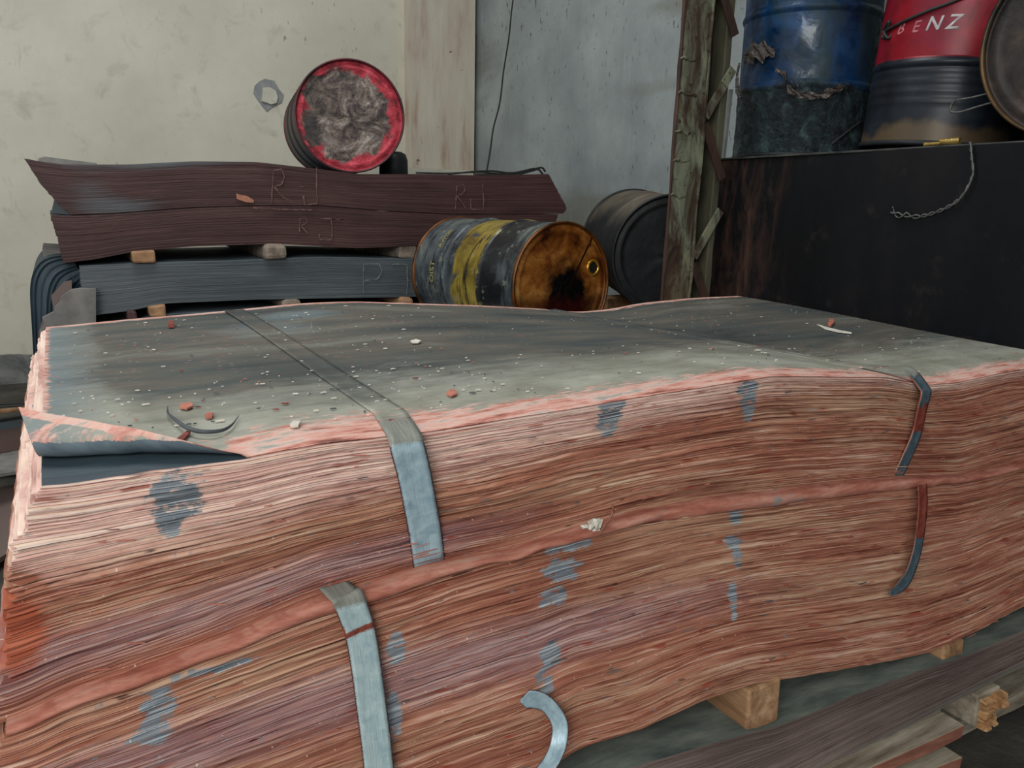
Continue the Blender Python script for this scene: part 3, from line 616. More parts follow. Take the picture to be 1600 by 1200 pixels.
# pale broken sheets at the left end and the drooping blue ones
def slabpoly(name, poly, y0, y1, mat, parent=None, label=None, cat=None, lean=0, extra=None):
    n = len(poly); V = [(p[0], y0+(lean*p[2]), p[1]) if False else (p[0], y0, p[1]) for p in poly]+[(p[0], y1, p[1]) for p in poly]
    Fc = [tuple(range(n))[::-1], tuple(range(n, 2*n))]+[(i, (i+1) % n, n+(i+1) % n, n+i) for i in range(n)]
    o = mesh(name, V, Fc, mat, parent); bm_fix(o)
    if label: tag(o, label, cat)
    return o
import bmesh
def bm_fix(o):
    b = bmesh.new(); b.from_mesh(o.data); bmesh.ops.triangulate(b, faces=[f for f in b.faces if len(f.verts) > 4]); bmesh.ops.recalc_face_normals(b, faces=b.faces); b.to_mesh(o.data); b.free()
def xz(pix, Y): return [tuple(at(p[0], p[1], 1, Y)[[0, 2]]) for p in pix]
slabpoly('broken_sheets', xz([(126, 451), (112, 453), (104, 458), (96, 464), (92, 474), (86, 480), (84, 488), (66, 497), (70, 505), (62, 520), (150, 520), (150, 452)], 4.24), 4.24, 4.29, M_palesheet, None, 'jagged pale grey broken sheets left of the slate stack', 'broken sheets')
V = []; prof = catmull([at(110, 396, 1, 4.45), at(75, 402, 1, 4.4), at(56, 418, 1, 4.38), at(47, 450, 1, 4.36), at(50, 520, 1, 4.34), at(54, 600, 1, 4.32), at(56, 660, 1, 4.3)], 6)
inn = catmull([at(132, 440, 1, 4.45), at(128, 452, 1, 4.4), at(122, 462, 1, 4.38), at(116, 480, 1, 4.36), at(106, 520, 1, 4.34), at(96, 600, 1, 4.32), at(90, 660, 1, 4.3)], 6)
sl = 9
n = len(prof); layers = 22
for k in range(layers):
    t = k/(layers-1)
    for i in range(n):
        p = prof[i]*(1-t)+inn[i]*t; y = YF+.06+.004*math.sin(k*2.3); V.append((p[0], y-(.0 if k % 2 else .004), p[2]))
for k in range(layers):
    t = k/(layers-1)
    for i in range(n):
        p = prof[i]*(1-t)+inn[i]*t; V.append((p[0], 5.3, p[2]))
Fc = gridfaces(n, layers).tolist()+gridfaces(n, layers, n*layers, True).tolist()
for i in range(n-1):
    Fc.append((i, i+n*layers, i+1+n*layers, i+1)); b_ = (layers-1)*n; Fc.append((b_+i, b_+i+1, b_+i+1+n*layers, b_+i+n*layers))
for e_ in (0, n-1):
    for k in range(layers-1): Fc.append((k*n+e_, (k+1)*n+e_, (k+1)*n+e_+n*layers, k*n+e_+n*layers))
o = mesh('drooping_sheets', V, Fc, M_blue, None, None, [(p[2], p[0]) for p in V], np.zeros((len(V), 3), np.float32)); bm_fix(o)
tag(o, 'dark petrol blue sheets bending down over the left end of the back stacks', 'drooping sheets')
slabpoly('torn_sheet', xz([(60, 520), (66, 500), (84, 486), (80, 462), (100, 440), (112, 438), (112, 520), (70, 640), (56, 640)], 4.33), 4.305, 4.34, M_base, None, 'brown torn sheet between the drooping blue sheets and the broken pale ones', 'torn sheet')
slabpoly('grey_sheet', xz([(66, 389), (100, 391), (104, 412), (70, 408)], 4.6), 4.55, 5.2, M_palesheet, None, 'small grey sheet corner poking out left below the maroon stacks', 'sheet')
slabpoly('bent_sheet_corner', xz([(85, 312), (98, 318), (112, 336), (80, 333)], 4.34), 4.33, 4.7, M_slate, None, 'small grey bent sheet corner between the two maroon stacks', 'sheet')
o = slabpoly('pale_sheet', xz([(60, 249), (70, 246), (100, 250), (150, 256), (150, 262), (60, 260)], 4.5), 4.4, 4.55, M_palesheet, None, 'pale grey sheet rising behind the pointed left tip of the top stack', 'sheet')

# chalk marks
M_chalk = plain('pinkish chalk', (84, 60, 56), (128, 98, 92), 60, .95)
M_chalk2 = plain('grey chalk', (98, 104, 106), (120, 126, 126), 60, .95)
def strokes(name, parent, lines, Y, wd, mat, label=None):
    V = []; Fc = []
    for ln in lines:
        P = [at(p[0], p[1], 1, Y) for p in ln]; Q = []
        for a, b in zip(P[:-1], P[1:]):
            k = max(2, int(np.linalg.norm(b-a)/.02))
            for t in np.linspace(0, 1, k, endpoint=False): Q.append(a+(b-a)*t)
        Q.append(P[-1]); Q = [q_+np.array([random.gauss(0, .0012), 0, random.gauss(0, .0012)]) for q_ in Q]
        for a, b in zip(Q[:-1], Q[1:]):
            pass
            d = b-a; L = np.linalg.norm(d); s = np.array([-d[2], 0, d[0]])/max(L, 1e-6)*wd/2*random.uniform(.25, 1.1); n0 = len(V)
            V += [a-s, b-s, b+s, a+s, a-s+[0, .0015, 0], b-s+[0, .0015, 0], b+s+[0, .0015, 0], a+s+[0, .0015, 0]]
            Fc += [(n0, n0+1, n0+2, n0+3), (n0+7, n0+6, n0+5, n0+4), (n0, n0+4, n0+5, n0+1), (n0+1, n0+5, n0+6, n0+2), (n0+2, n0+6, n0+7, n0+3), (n0+3, n0+7, n0+4, n0)]
    o = mesh(name, V, Fc, mat, parent); PT(o)
    if label: o['label'] = label
    return o
yc = YF-.0105
strokes('chalk_mark', s1, [[(424, 318), (426, 290), (428, 266), (440, 264), (445, 276), (440, 288), (428, 292), (440, 306), (458, 317)]], yc, .0075, M_chalk)
strokes('chalk_mark', s1, [[(494, 262), (495, 290), (495, 318), (476, 320), (474, 306)]], yc, .0075, M_chalk)
strokes('chalk_mark', s1, [[(395, 325), (440, 327), (488, 328)]], yc, .0075, M_chalk)
strokes('chalk_mark', s1, [[(711, 327), (713, 305), (714, 290), (724, 288), (727, 296), (722, 304), (714, 306), (722, 316), (728, 326)]], yc, .0075, M_chalk)
strokes('chalk_mark', s1, [[(735, 310), (736, 327), (756, 327), (755, 302), (754, 288)]], yc, .0075, M_chalk)
strokes('chalk_mark', s2, [[(468, 362), (468, 350), (469, 341), (478, 341), (480, 348), (470, 353), (480, 364)]], yc, .007, M_chalk)
strokes('chalk_mark', s2, [[(500, 342), (536, 342), (518, 342), (519, 366), (519, 374), (500, 374), (499, 366)]], yc, .007, M_chalk)
strokes('chalk_mark', s3, [[(568, 458), (568, 436), (568, 413), (592, 412), (597, 424), (590, 436), (570, 438)]], yc+.003, .007, M_chalk2)
strokes('chalk_mark', s3, [[(612, 413), (636, 413), (637, 440), (636, 461)]], yc+.003, .007, M_chalk2)
slabpoly('paint_smear', xz([(369, 302), (378, 305), (386, 306), (397, 313), (396, 317), (385, 316), (370, 311)], yc), yc, yc+.002, plain('orange pink smear', (150, 96, 76), (176, 122, 98), 30), s1); PT(bpy.data.objects['paint_smear'])
# curled thin strips and twig on top of the stack
V = []; Fc = []
def addtube(pts, r, seg=6, rf=None):
    a, b = tube(pts, r, seg, rf); k = len(V); V.extend(a); Fc.extend([tuple(i+k for i in q_) for q_ in b])
M_black = plain('black wire', (20, 20, 20), (40, 38, 36), 30, .6)
for P_ in ([(650, 270), (700, 271), (745, 269), (790, 272), (820, 268), (845, 262), (852, 268)], [(740, 272), (790, 274), (812, 272), (838, 265), (840, 263), (848, 272)], [(700, 272), (760, 267), (800, 270), (835, 263)]):
    addtube(catmull([at(p[0], p[1], 1, YF+.03) for p in P_], 6), .006)
tag(mesh('curled_strip', V, Fc, M_black, smooth=True), 'thin black curled strips lying on the right end of the top maroon stack', 'curled strip')
V, Fc = [], []
P_ = [(803, -10), (799, 20), (795, 60), (787, 110), (781, 160), (771, 200), (766, 235), (760, 270)]
addtube(catmull([at(p[0], p[1], 0, XR_-.02) if False else at(p[0], p[1], 1, 6.3-.25*i) for i, p in enumerate(P_)], 6), .006)
tag(mesh('hanging_wire', V, Fc, M_black, smooth=True), 'single black wire hanging down past the wall corner', 'wire')
# plaster patch on the cream wall
yb_ = YB_
slabpoly('plaster_patch', xz([(405, 127), (414, 123), (428, 126), (436, 140), (443, 148), (440, 160), (424, 168), (417, 174), (410, 166), (404, 158), (396, 146), (398, 134)], yb_-.01), yb_-.012, yb_+.01, plain('grey cement', (128, 130, 130), (150, 152, 150), 14, .95), None, 'small irregular grey cement patch on the cream wall left of the red drum', 'wall patch')
slabpoly('plaster_chip', xz([(411, 137), (421, 136), (431, 142), (434, 152), (432, 161), (424, 163), (409, 158)], yb_-.03), yb_-.035, yb_-.0125, plain('cream chip', (186, 182, 164), (206, 202, 186), 14, .95), None, 'loose cream plaster chip in the middle of the grey cement patch', 'plaster chip')

# ---------------- drums ----------------
RD, HD = .2925, .88
def frame(p0, p1, up=(0, 0, 1)):
    z = (Vector(p1)-Vector(p0)).normalized(); y = Vector(up); y = (y-z*y.dot(z)).normalized(); x = y.cross(z)
    return Matrix.Translation(Vector(p0)) @ Matrix((x, y, z)).transposed().to_4x4()
def drum_parts(e, mb, ml, mrim, ribs=(.29, .59), dents=None, nt=144, corr=()):
    prof = []
    zs = sorted(set(np.round(np.concatenate([np.linspace(.012, HD-.012, 90)]+[np.linspace(r-.022, r+.022, 13) for r in ribs]), 4)))
    V = []; uv = []
    for z in zs:
        r = RD-.008
        for q_ in ribs: r += .0085*max(0, math.cos(min(1, abs(z-q_)/.02)*math.pi/2))**1.2
        for q_ in corr: r += .0035*max(0, math.cos(min(1, abs(z-q_)/.013)*math.pi/2))
        for k in range(nt+1):
            t = 2*math.pi*k/nt; rr = r + (dents(t, z) if dents else 0)
            V.append((rr*math.cos(t), rr*math.sin(t), z)); uv.append((k/nt, z/HD))
    o = mesh('barrel', V, gridfaces(nt+1, len(zs)), mb, e, None, uv, None, True); ob = o
    for zc, sg in ((.012, -1), (HD-.012, 1)):
        V = []; Fc = []
        pr = [(RD-.010, -.006), (RD-.002, -.005), (RD, .004), (RD-.001, .012), (RD-.006, .0135), (RD-.011, .012), (RD-.012, -.004)]
        n0 = len(V); m_ = len(pr)
        for k in range(nt):
            t = 2*math.pi*k/nt
            for (r, z) in pr: V.append((r*math.cos(t), r*math.sin(t), zc+sg*z))
        for k in range(nt):
            for j in range(m_):
                a = n0+k*m_+j; b = n0+((k+1) % nt)*m_+j; a2 = n0+k*m_+(j+1) % m_; b2 = n0+((k+1) % nt)*m_+(j+1) % m_; Fc.append((a, b, b2, a2) if sg > 0 else (a, a2, b2, b))
        mesh('rim', V, Fc, mrim, e, smooth=True)
    for zc, sg, nm in ((.012, -1, 'bottom'), (HD-.012, 1, 'lid')):
        V = []; uv = []
        rr = [0.0005, .03, .06, .09, .12, .15, .18, .205, .225, .238, .244, .252, .262, .272, RD-.012, RD-.009]
        hz = [-.004]*7+[-.0045, -.005, -.006, -.002, 0, -.004, -.006, -.008, .002]
        for r, h in zip(rr, hz):
            for k in range(nt): t = 2*math.pi*k/nt; V.append((r*math.cos(t), r*math.sin(t), zc+sg*(h+.001*math.sin(3*t+r*20)+.0008*math.sin(7*t)*(r < .23))))
        Fq = []
        for j in range(len(rr)-1):
            for k in range(nt):
                a = j*nt+k; b = j*nt+(k+1) % nt; Fq.append((a, b, b+nt, a+nt) if sg < 0 else (a, a+nt, b+nt, b))
        Fq.append(tuple(range(nt)) if sg > 0 else tuple(range(nt))[::-1])
        mesh(nm, V, Fq, ml if sg > 0 else mb, e, smooth=True)
    return ob
def bung(e, x, y, mat, mat2):
    V = []; nt = 32; pr = [(.0405, 0), (.0405, .006), (.034, .010), (.029, .009), (.027, 0), (.025, -.012)]
    for k in range(nt):
        t = 2*math.pi*k/nt
        for r, z in pr: V.append((x+r*math.cos(t), y+r*math.sin(t), HD-.016+z))
    Fq = []; m_ = len(pr)
    for k in range(nt):
        for j in range(m_-1): a = k*m_+j; b = ((k+1) % nt)*m_+j; Fq.append((a, b, b+1, a+1))
    b = mesh('bung_ring', V, Fq, mat, e, smooth=True)
    V = [(x+.026*math.cos(2*math.pi*k/nt), y+.026*math.sin(2*math.pi*k/nt), HD-.012) for k in range(nt)]+[(x+.026*math.cos(2*math.pi*k/nt), y+.026*math.sin(2*math.pi*k/nt), HD-.022) for k in range(nt)]
    mesh('bung_hole', V, [tuple(range(nt)), tuple(range(nt, 2*nt))[::-1]]+[(k, nt+k, nt+(k+1) % nt, (k+1) % nt) for k in range(nt)], mat2, e)
def bent_text(e, txt, size, theta0, z0, mat, vertical=False, rad=RD, name='lettering', shear=0, spacing=1.0, flip=1, drop=0):
    cu = bpy.data.curves.new('t', 'FONT'); cu.body = txt; cu.size = size; cu.extrude = .0; cu.shear = shear; cu.space_character = spacing; cu.offset = .0012
    to = bpy.data.objects.new('t', cu); col.objects.link(to); dg = bpy.context.evaluated_depsgraph_get(); me = bpy.data.meshes.new_from_object(to.evaluated_get(dg))
    bpy.data.objects.remove(to)
    b = bmesh.new(); b.from_mesh(me); bmesh.ops.subdivide_edges(b, edges=b.edges, cuts=2, use_grid_fill=False); bmesh.ops.triangulate(b, faces=b.faces)
    for v in b.verts:
        x, y = v.co.x, v.co.y
        if vertical: th = theta0+flip*x/rad; z = z0+flip*y
        else: th = theta0+x/rad; z = z0+y
        v.co = Vector((rad*math.cos(th), rad*math.sin(th), z))
    b.to_mesh(me); b.free(); me.materials.clear(); me.materials.append(mat); me.name = name
    o = bpy.data.objects.new(name, me); col.objects.link(o); o.parent = e
    s = o.modifiers.new('thick', 'SOLIDIFY'); s.thickness = .0008; return o

# yellow drum
m = Mat('oily grey and yellow drum paint', .42, .25, .5); uv = m.tc.outputs['UV']; X = m.xyz(uv); v = m.co()
n = m.noise(v, 6, 6, .65, .4); n2 = m.noise(m.co('UV', (7, 3, 1)), 1.6, 5, .65, .8)
grey = m.ramp(n, [(.32, (34, 38, 40)), (.5, (72, 80, 84)), (.68, (112, 118, 112))])
yel = m.ramp(n, [(.32, (74, 62, 20)), (.5, (138, 118, 42)), (.7, (172, 154, 74))])
zz = m.math('ADD', X[1], m.math('MULTIPLY', m.math('SUBTRACT', n2, .5), .16))
band = m.math('MULTIPLY', m.step(zz, .40, .43), m.step(zz, .69, .66))
c = m.mix(m.math('MULTIPLY', band, m.step(n2, .33, .40)), grey, yel)
blk_ = m.math('MULTIPLY', m.step(zz, .66, .68), m.step(zz, .90, .86)); c = m.mix(m.math('MULTIPLY', blk_, m.step(m.noise(v, 3.2, 4), .38, .48)), c, (24, 26, 28))
dr = m.noise(m.co('UV', (5, 16, 1)), 1.4, 5, .7, 1.2); c = m.mix(m.math('MULTIPLY', m.step(dr, .53, .60), .85), c, (22, 22, 20))
mf = m.noise(v, 16, 5, .7); c = m.mix(m.math('MULTIPLY', m.step(mf, .60, .66), .6), c, (140, 140, 124))
m.color(c); m.bump(m.noise(v, 22, 6, .6), .003, .5); m.rough(m.ramp(n2, [(.3, .28), (.7, .6)])); M_yb = m.m
m = Mat('rusty orange oily lid', .3, .3, .5); v = m.co(); n = m.noise(v, 7, 6, .6, .5); n3 = m.noise(v, 26, 5, .6, 1.0)
c = m.ramp(n, [(.30, (62, 28, 10)), (.42, (132, 74, 26)), (.54, (176, 112, 48)), (.68, (206, 158, 84))])
c = m.mix(m.math('MULTIPLY', m.step(n3, .5, .62), .5), c, (98, 44, 16))
P3 = m.xyz(v)
dx = m.math('MULTIPLY', m.math('SUBTRACT', P3[0], .03), 1.0); dy = m.math('ADD', P3[1], .12)
rr = m.math('SQRT', m.math('ADD', m.math('MULTIPLY', dx, dx), m.math('MULTIPLY', m.math('MULTIPLY', dy, dy), .35)))
rr = m.math('ADD', rr, m.math('MULTIPLY', m.math('SUBTRACT', m.noise(v, 9, 5, .6), .5), .16)); c = m.mix(m.step(rr, .17, .11), c, (12, 10, 10))
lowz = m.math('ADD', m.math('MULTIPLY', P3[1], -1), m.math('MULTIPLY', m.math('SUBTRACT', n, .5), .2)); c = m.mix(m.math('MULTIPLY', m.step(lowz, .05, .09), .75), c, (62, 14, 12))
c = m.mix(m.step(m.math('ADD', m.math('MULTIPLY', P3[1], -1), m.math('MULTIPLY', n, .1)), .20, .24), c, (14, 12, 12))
ln = m.math('ABSOLUTE', m.math('SUBTRACT', m.math('SUBTRACT', P3[1], m.math('MULTIPLY', P3[0], 1.7)), -.10)); c = m.mix(m.math('MULTIPLY', m.step(ln, .014, .006), m.step(P3[1], -.03, 0)), c, (34, 16, 10))
m.color(c); m.bump(n, .004, .6); m.rough(m.ramp(n3, [(.3, .2), (.7, .5)])); M_yl = m.m
M_yrim = plain('dark rusty rim', (36, 22, 12), (132, 78, 28), 9, .4, .4)
M_brass = plain('golden bung ring', (176, 122, 20), (226, 176, 60), 10, .25, .7)
M_hole = plain('dark hole', (6, 5, 4), (12, 10, 8), 5, .8)
c1 = atd(880, 446, 3.70); c0 = atd(722, 425, 4.35); c0 = c1+(c0-c1)/np.linalg.norm(c0-c1)*HD; c0[2] = c1[2]
yd = empty('oil_drum'); yd.matrix_world = frame(c0, c1); tag(yd, 'yellow and grey drum lying on its side, rusty orange lid with an open bung hole', 'drum')
yd.rotation_mode = 'QUATERNION'
yd.matrix_world = frame(c0, c1)
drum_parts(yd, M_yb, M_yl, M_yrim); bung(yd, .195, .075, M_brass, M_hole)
M_ylet = plain('faded yellow letters', (118, 108, 58), (150, 138, 84), 40, .7)
bent_text(yd, 'OIST', .052, math.radians(187), .205, M_ylet, True, RD-.0055, flip=-1)
bent_text(yd, 'AWOS', .038, math.radians(150), .215, M_ylet, True, RD-.0055, flip=-1)
yd['_'] = 0; del yd['_']
# pale stack that carries the yellow and black drums
zs_ = c1[2]-RD
SP = empty('sheet_stack', (2.3, 3.5, 0)); tag(SP, 'low whitish sheet stack glimpsed between the yellow drum and the black drum', 'sheet stack')
m = Mat('whitish sheet pile', .9); v = m.co(); m.color(m.ramp(m.noise(v, 12, 6, .7), [(.3, (110, 104, 96)), (.6, (180, 174, 162))])); m.bump(m.noise(v, 20, 5), .01); M_white = m.m
o, _ = build_stack(SP, 'sheets', 3.0, 4.1, lambda v: 1.55+0*v, lambda v: 3.3+0*v, lambda x: 0*x+zs_-.004, lambda x: 0*x+.002, 40, 60, [M_white, M_white], .004); PT(o)

# black drum behind
m = Mat('sooty black drum', .55, .2, .4); v = m.co(); n = m.noise(v, 3, 5, .6); X = m.xyz(m.tc.outputs['Object'])
c = m.ramp(n, [(.35, (16, 18, 21)), (.6, (32, 34, 36)), (.75, (60, 56, 48))]); m.color(c); m.bump(m.noise(v, 5, 4), .02, .5); M_bk = m.m
m = Mat('brown topped black drum side', .7, .1, .3); v = m.co(); n = m.noise(v, 3, 5, .6)
gy = m.math('ADD', m.xyz(v)[1], m.math('MULTIPLY', m.math('SUBTRACT', n, .5), .3)); c = m.mix(m.step(gy, .10, .24), m.ramp(n, [(.35, (18, 20, 22)), (.7, (38, 38, 38))]), m.ramp(m.noise(v, 7, 5), [(.3, (66, 60, 50)), (.7, (104, 96, 82))]))  # lighter brown towards the upper side of the barrel
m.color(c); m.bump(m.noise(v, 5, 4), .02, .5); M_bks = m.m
b1 = atd(1050, 400, 3.85); b0 = atd(985, 374, 4.72); b0 = b1+(b0-b1)/np.linalg.norm(b0-b1)*HD
bd = empty('oil_drum'); bd.matrix_world = frame(b0, b1); tag(bd, 'sooty black drum lying behind the scabby green grey column', 'drum')
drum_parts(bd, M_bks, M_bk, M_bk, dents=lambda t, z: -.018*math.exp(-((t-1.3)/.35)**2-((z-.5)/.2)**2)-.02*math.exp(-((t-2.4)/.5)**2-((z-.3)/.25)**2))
for y, s in ((3.25, b1), (3.62, b0)):
    zz_ = float(b1[2]-RD+(b0[2]-b1[2])*((y-b1[1])/(b0[1]-b1[1])))
    x_ = float(b1[0]+(b0[0]-b1[0])*((y-b1[1])/(b0[1]-b1[1])))
    o = boxobj('timber_beam', (x_, y, (zz_+zs_)/2, .5, .12, zz_-zs_+.002), M_batten, None, .008); tag(o, 'timber beam propping the black drum, hidden behind the front pile', 'beam', 'beams under the black drum')

# red drum on top of the back stack
m = Mat('scabby red lid', .38, .25, .5); v = m.co(); n = m.noise(v, 7, 7, .68, .8); P3 = m.xyz(v)
r2 = m.math('SQRT', m.math('ADD', m.math('MULTIPLY', m.math('ADD', P3[0], .02), m.math('ADD', P3[0], .02)), m.math('MULTIPLY', m.math('SUBTRACT', P3[1], .01), m.math('SUBTRACT', P3[1], .01))))
r2 = m.math('ADD', r2, m.math('MULTIPLY', m.math('SUBTRACT', m.noise(v, 5.5, 7, .68, .6), .5), .30))
scab = m.ramp(m.noise(v, 9, 8, .75, 1.0), [(.30, (24, 22, 22)), (.42, (64, 54, 50)), (.52, (112, 98, 88)), (.62, (160, 150, 140)), (.72, (206, 200, 192))])
dk = m.noise(v, 3.6, 4, .6); scab = m.mix(m.math('MULTIPLY', m.step(dk, .5, .62), .8), scab, (34, 32, 34))
red = m.ramp(m.noise(v, 14, 5, .6), [(.3, (104, 22, 32)), (.5, (176, 44, 58)), (.7, (212, 86, 98))])
c = m.mix(m.step(r2, .245, .225), red, scab); m.color(c); m.bump(m.noise(v, 14, 8, .75), .014, .9); m.rough(m.ramp(n, [(.35, .2), (.65, .6)])); M_rl = m.m
M_dkrust = plain('dark sooty drum side', (24, 20, 20), (58, 46, 44), 7, .5, .2)
M_rrim = plain('dark red rim', (34, 14, 16), (96, 32, 40), 8, .45, .2)
r1 = atd(548, 188, 4.27); r0_ = atd(517, 192, 5.08); r0_ = r1+(r0_-r1)/np.linalg.norm(r0_-r1)*HD
zst = float(S1T(r1[0])); r1[2] = zst+RD+.003; r0_[2] = r1[2]+.003
r0_ = r1+(r0_-r1)/np.linalg.norm(r0_-r1)*HD
rd_ = empty('oil_drum'); rd_.matrix_world = frame(r0_, r1); tag(rd_, 'drum lying on the top maroon stack, its scabby red and grey end facing out', 'drum')
drum_parts(rd_, M_dkrust, M_rl, M_rrim)
# small black can right behind it
k1 = atd(622, 245, 4.9); zt = zst+.004
e = empty('black_can', (k1[0]-.03, k1[1], zt)); tag(e, 'small black can half hidden behind the red drum', 'can')
V = []; pr = [(0.001, 0), (.085, 0), (.088, .006), (.086, .1), (.075, .135), (.05, .15), (0.001, .152)]
for k in range(40):
    for r, z in pr: V.append((r*math.cos(k*math.pi/20), r*math.sin(k*math.pi/20), z))
mesh('can_body', V, [(k*7+j, ((k+1) % 40)*7+j, ((k+1) % 40)*7+j+1, k*7+j+1) for k in range(40) for j in range(6)], plain('black can', (16, 18, 18), (30, 34, 32), 8, .5), e, smooth=True)

# ---------------- scabby steel column with lacing ----------------
m = Mat('peeling green grey paint on rusty steel', .7, .1, .4); v = m.co(); n = m.noise(m.co('Object', (1, 1, .35)), 11, 7, .7, .6)
c = m.ramp(n, [(.36, (46, 34, 26)), (.46, (76, 64, 50)), (.52, (98, 98, 80)), (.60, (124, 130, 108)), (.72, (150, 140, 104))])
c = m.mix(m.step(m.noise(v, 34, 5, .7), .60, .64), c, (58, 40, 30)); c = m.mix(m.math('MULTIPLY', m.step(m.xyz(v)[2], 1.3, 1.0), .6), c, m.ramp(n, [(.3, (66, 44, 32)), (.7, (120, 100, 76))]))
m.color(c); m.bump(n, .006, .8); M_col = m.m
M_rust = plain('dark brown rust', (34, 24, 20), (80, 54, 40), 9, .8, .1, (1, 1, .4), .005)
M_olive = plain('dull olive steel', (60, 60, 46), (98, 96, 76), 9, .7, .1, (1, 1, .4))
cb = atd(1057, 460, 3.45); ctp = atd(1093, 0, 3.45*1.0)
# find the lean: same plan position as the base, shifted at the top
base_x, base_y = cb[0], cb[1]
topP = at(1094, 0, 1, base_y); lean = (topP[0]-base_x)/(topP[2]-cb[2])
C_ = empty('steel_column', (base_x-lean*cb[2], base_y, 0)); tag(C_, 'green grey peeling steel column with lacing bars between the back wall and the dark steel box', 'column')
def lx(z): return base_x+lean*(z-cb[2])
def leanbox(name, x0, x1, y0, y1, z0, z1, mat, nz=60, jit=.002):
    V = []
    for z in np.linspace(z0, z1, nz):
        for (x, y) in ((x0, y0), (x1, y0), (x1, y1), (x0, y1)): V.append((lx(z)+x+random.gauss(0, jit), y+random.gauss(0, jit*.5), z))
    Fc = [(i*4+k, i*4+(k+1) % 4, i*4+4+(k+1) % 4, i*4+4+k) for i in range(nz-1) for k in range(4)]+[(3, 2, 1, 0), tuple(range(4*nz-4, 4*nz))]
    o = mesh(name, V, Fc, mat, C_); PT(o); add_bevel(o, .004); return o
Wc = .150
yb0 = base_y
leanbox('web', -Wc/2, Wc/2-.010, yb0, yb0+.012, 0, 5.58, M_col)
leanbox('flange', -Wc/2-.004, -Wc/2+.006, yb0-.003, yb0+.014, 0, 5.58, M_rust)
leanbox('flange', Wc/2-.01, Wc/2, yb0-.008, yb0+.10, 0, 5.58, M_col)
leanbox('rear_channel', Wc/2+.10, Wc/2+.135, yb0+.02, yb0+.10, 0, 5.58, M_olive)
leanbox('rear_plate', Wc/2, Wc/2+.12, yb0+.10, yb0+.112, 0, 5.58, M_rust)
def lbar(name, za, zb, xa, xb, mat, wd=.04):
    a = Vector((lx(za)+xa, yb0-.004, za)); b = Vector((lx(zb)+xb, yb0-.004, zb)); d = (b-a).normalized(); s = Vector((-d.z, 0, d.x))*wd/2; V = []
    for p in (a, b):
        for q_ in (-1, 1):
            for y in (0, .010): V.append(p+s*q_+Vector((0, y, 0)))
    o = mesh(name, V, [(0, 1, 3, 2), (4, 6, 7, 5), (0, 4, 5, 1), (2, 3, 7, 6), (0, 2, 6, 4), (1, 5, 7, 3)], mat, C_); PT(o); bm_fix(o); add_bevel(o, .002)
for zc in np.arange(.62, 5.2, .58)+.02:
    lbar('lacing_bar', zc, zc+.20, Wc/2+.005, Wc/2+.135, M_col); lbar('lacing_bar', zc-.03, zc-.25, Wc/2+.005, Wc/2+.13, M_rust)
# weld scars and ragged scabs on the web
V = []; Fc = []
for zc in (at(1060, 90, 1, yb0)[2], at(1060, 145, 1, yb0)[2], at(1050, 205, 1, yb0)[2], at(1050, 250, 1, yb0)[2], at(1050, 306, 1, yb0)[2]):
    pts_ = [(lx(zc)-Wc/2-.004+.08*t, yb0-.003-.004*math.sin(t*9), zc+.004*math.sin(t*7)+random.gauss(0, .003)) for t in np.linspace(0, 1, 9)]
    a, b = tube(pts_, .005, 6, lambda t: .002+.005*math.sin(math.pi*min(1, t+.1))); k = len(V); V += list(a); Fc += [tuple(i+k for i in q_) for q_ in b]
o = mesh('weld_scar', V, Fc, M_col, C_, smooth=True); PT(o)

# ---------------- dark steel box (right) and drums on it ----------------
m = Mat('blackened steel plate', .6, .1, .2); v = m.co(); n = m.noise(m.co('Object', (1, 1, .45)), 2.4, 6, .6)
c = m.ramp(n, [(.33, (7, 8, 10)), (.5, (14, 15, 18)), (.68, (28, 26, 27))])
bl = m.noise(m.co('Object', (1, 1, .35), (0, 0, 0), (0, 0, 3)), 2.1, 3, .5); c = m.mix(m.math('MULTIPLY', m.step(bl, .54, .64), .5), c, (22, 34, 48))
rs = m.noise(m.co('Object', (1, 4.5, 1.3)), 2.4, 6, .7, .6); yy = m.xyz(v)[1]
edge = m.math('MULTIPLY', m.step(yy, 2.30, 2.62), m.step(rs, .44, .66)); c = m.mix(m.math('MULTIPLY', edge, .75), c, m.ramp(m.noise(m.co('Object', (1, 14, 3)), 2, 5), [(.3, (50, 38, 34)), (.7, (104, 72, 56))]))
c = m.mix(m.math('MULTIPLY', m.step(m.noise(v, 5, 5, .7), .58, .7), .35), c, (58, 50, 46))
c = m.mix(m.math('MULTIPLY', m.step(m.voro(v, 4), .025, .012), .5), c, (150, 150, 146))
m.color(c); m.bump(m.noise(v, 6, 6, .6), .006, .5); M_tank = m.m
TX = 2.60; ty0, ty1 = -.4, float(at(1120, 247, 0, TX)[1]); TZ = 1.640
T_ = empty('steel_box', (3.0, 1.2, 0)); tag(T_, 'large blackened steel box at the right, rusty at its left edge, drums standing on it', 'steel box')
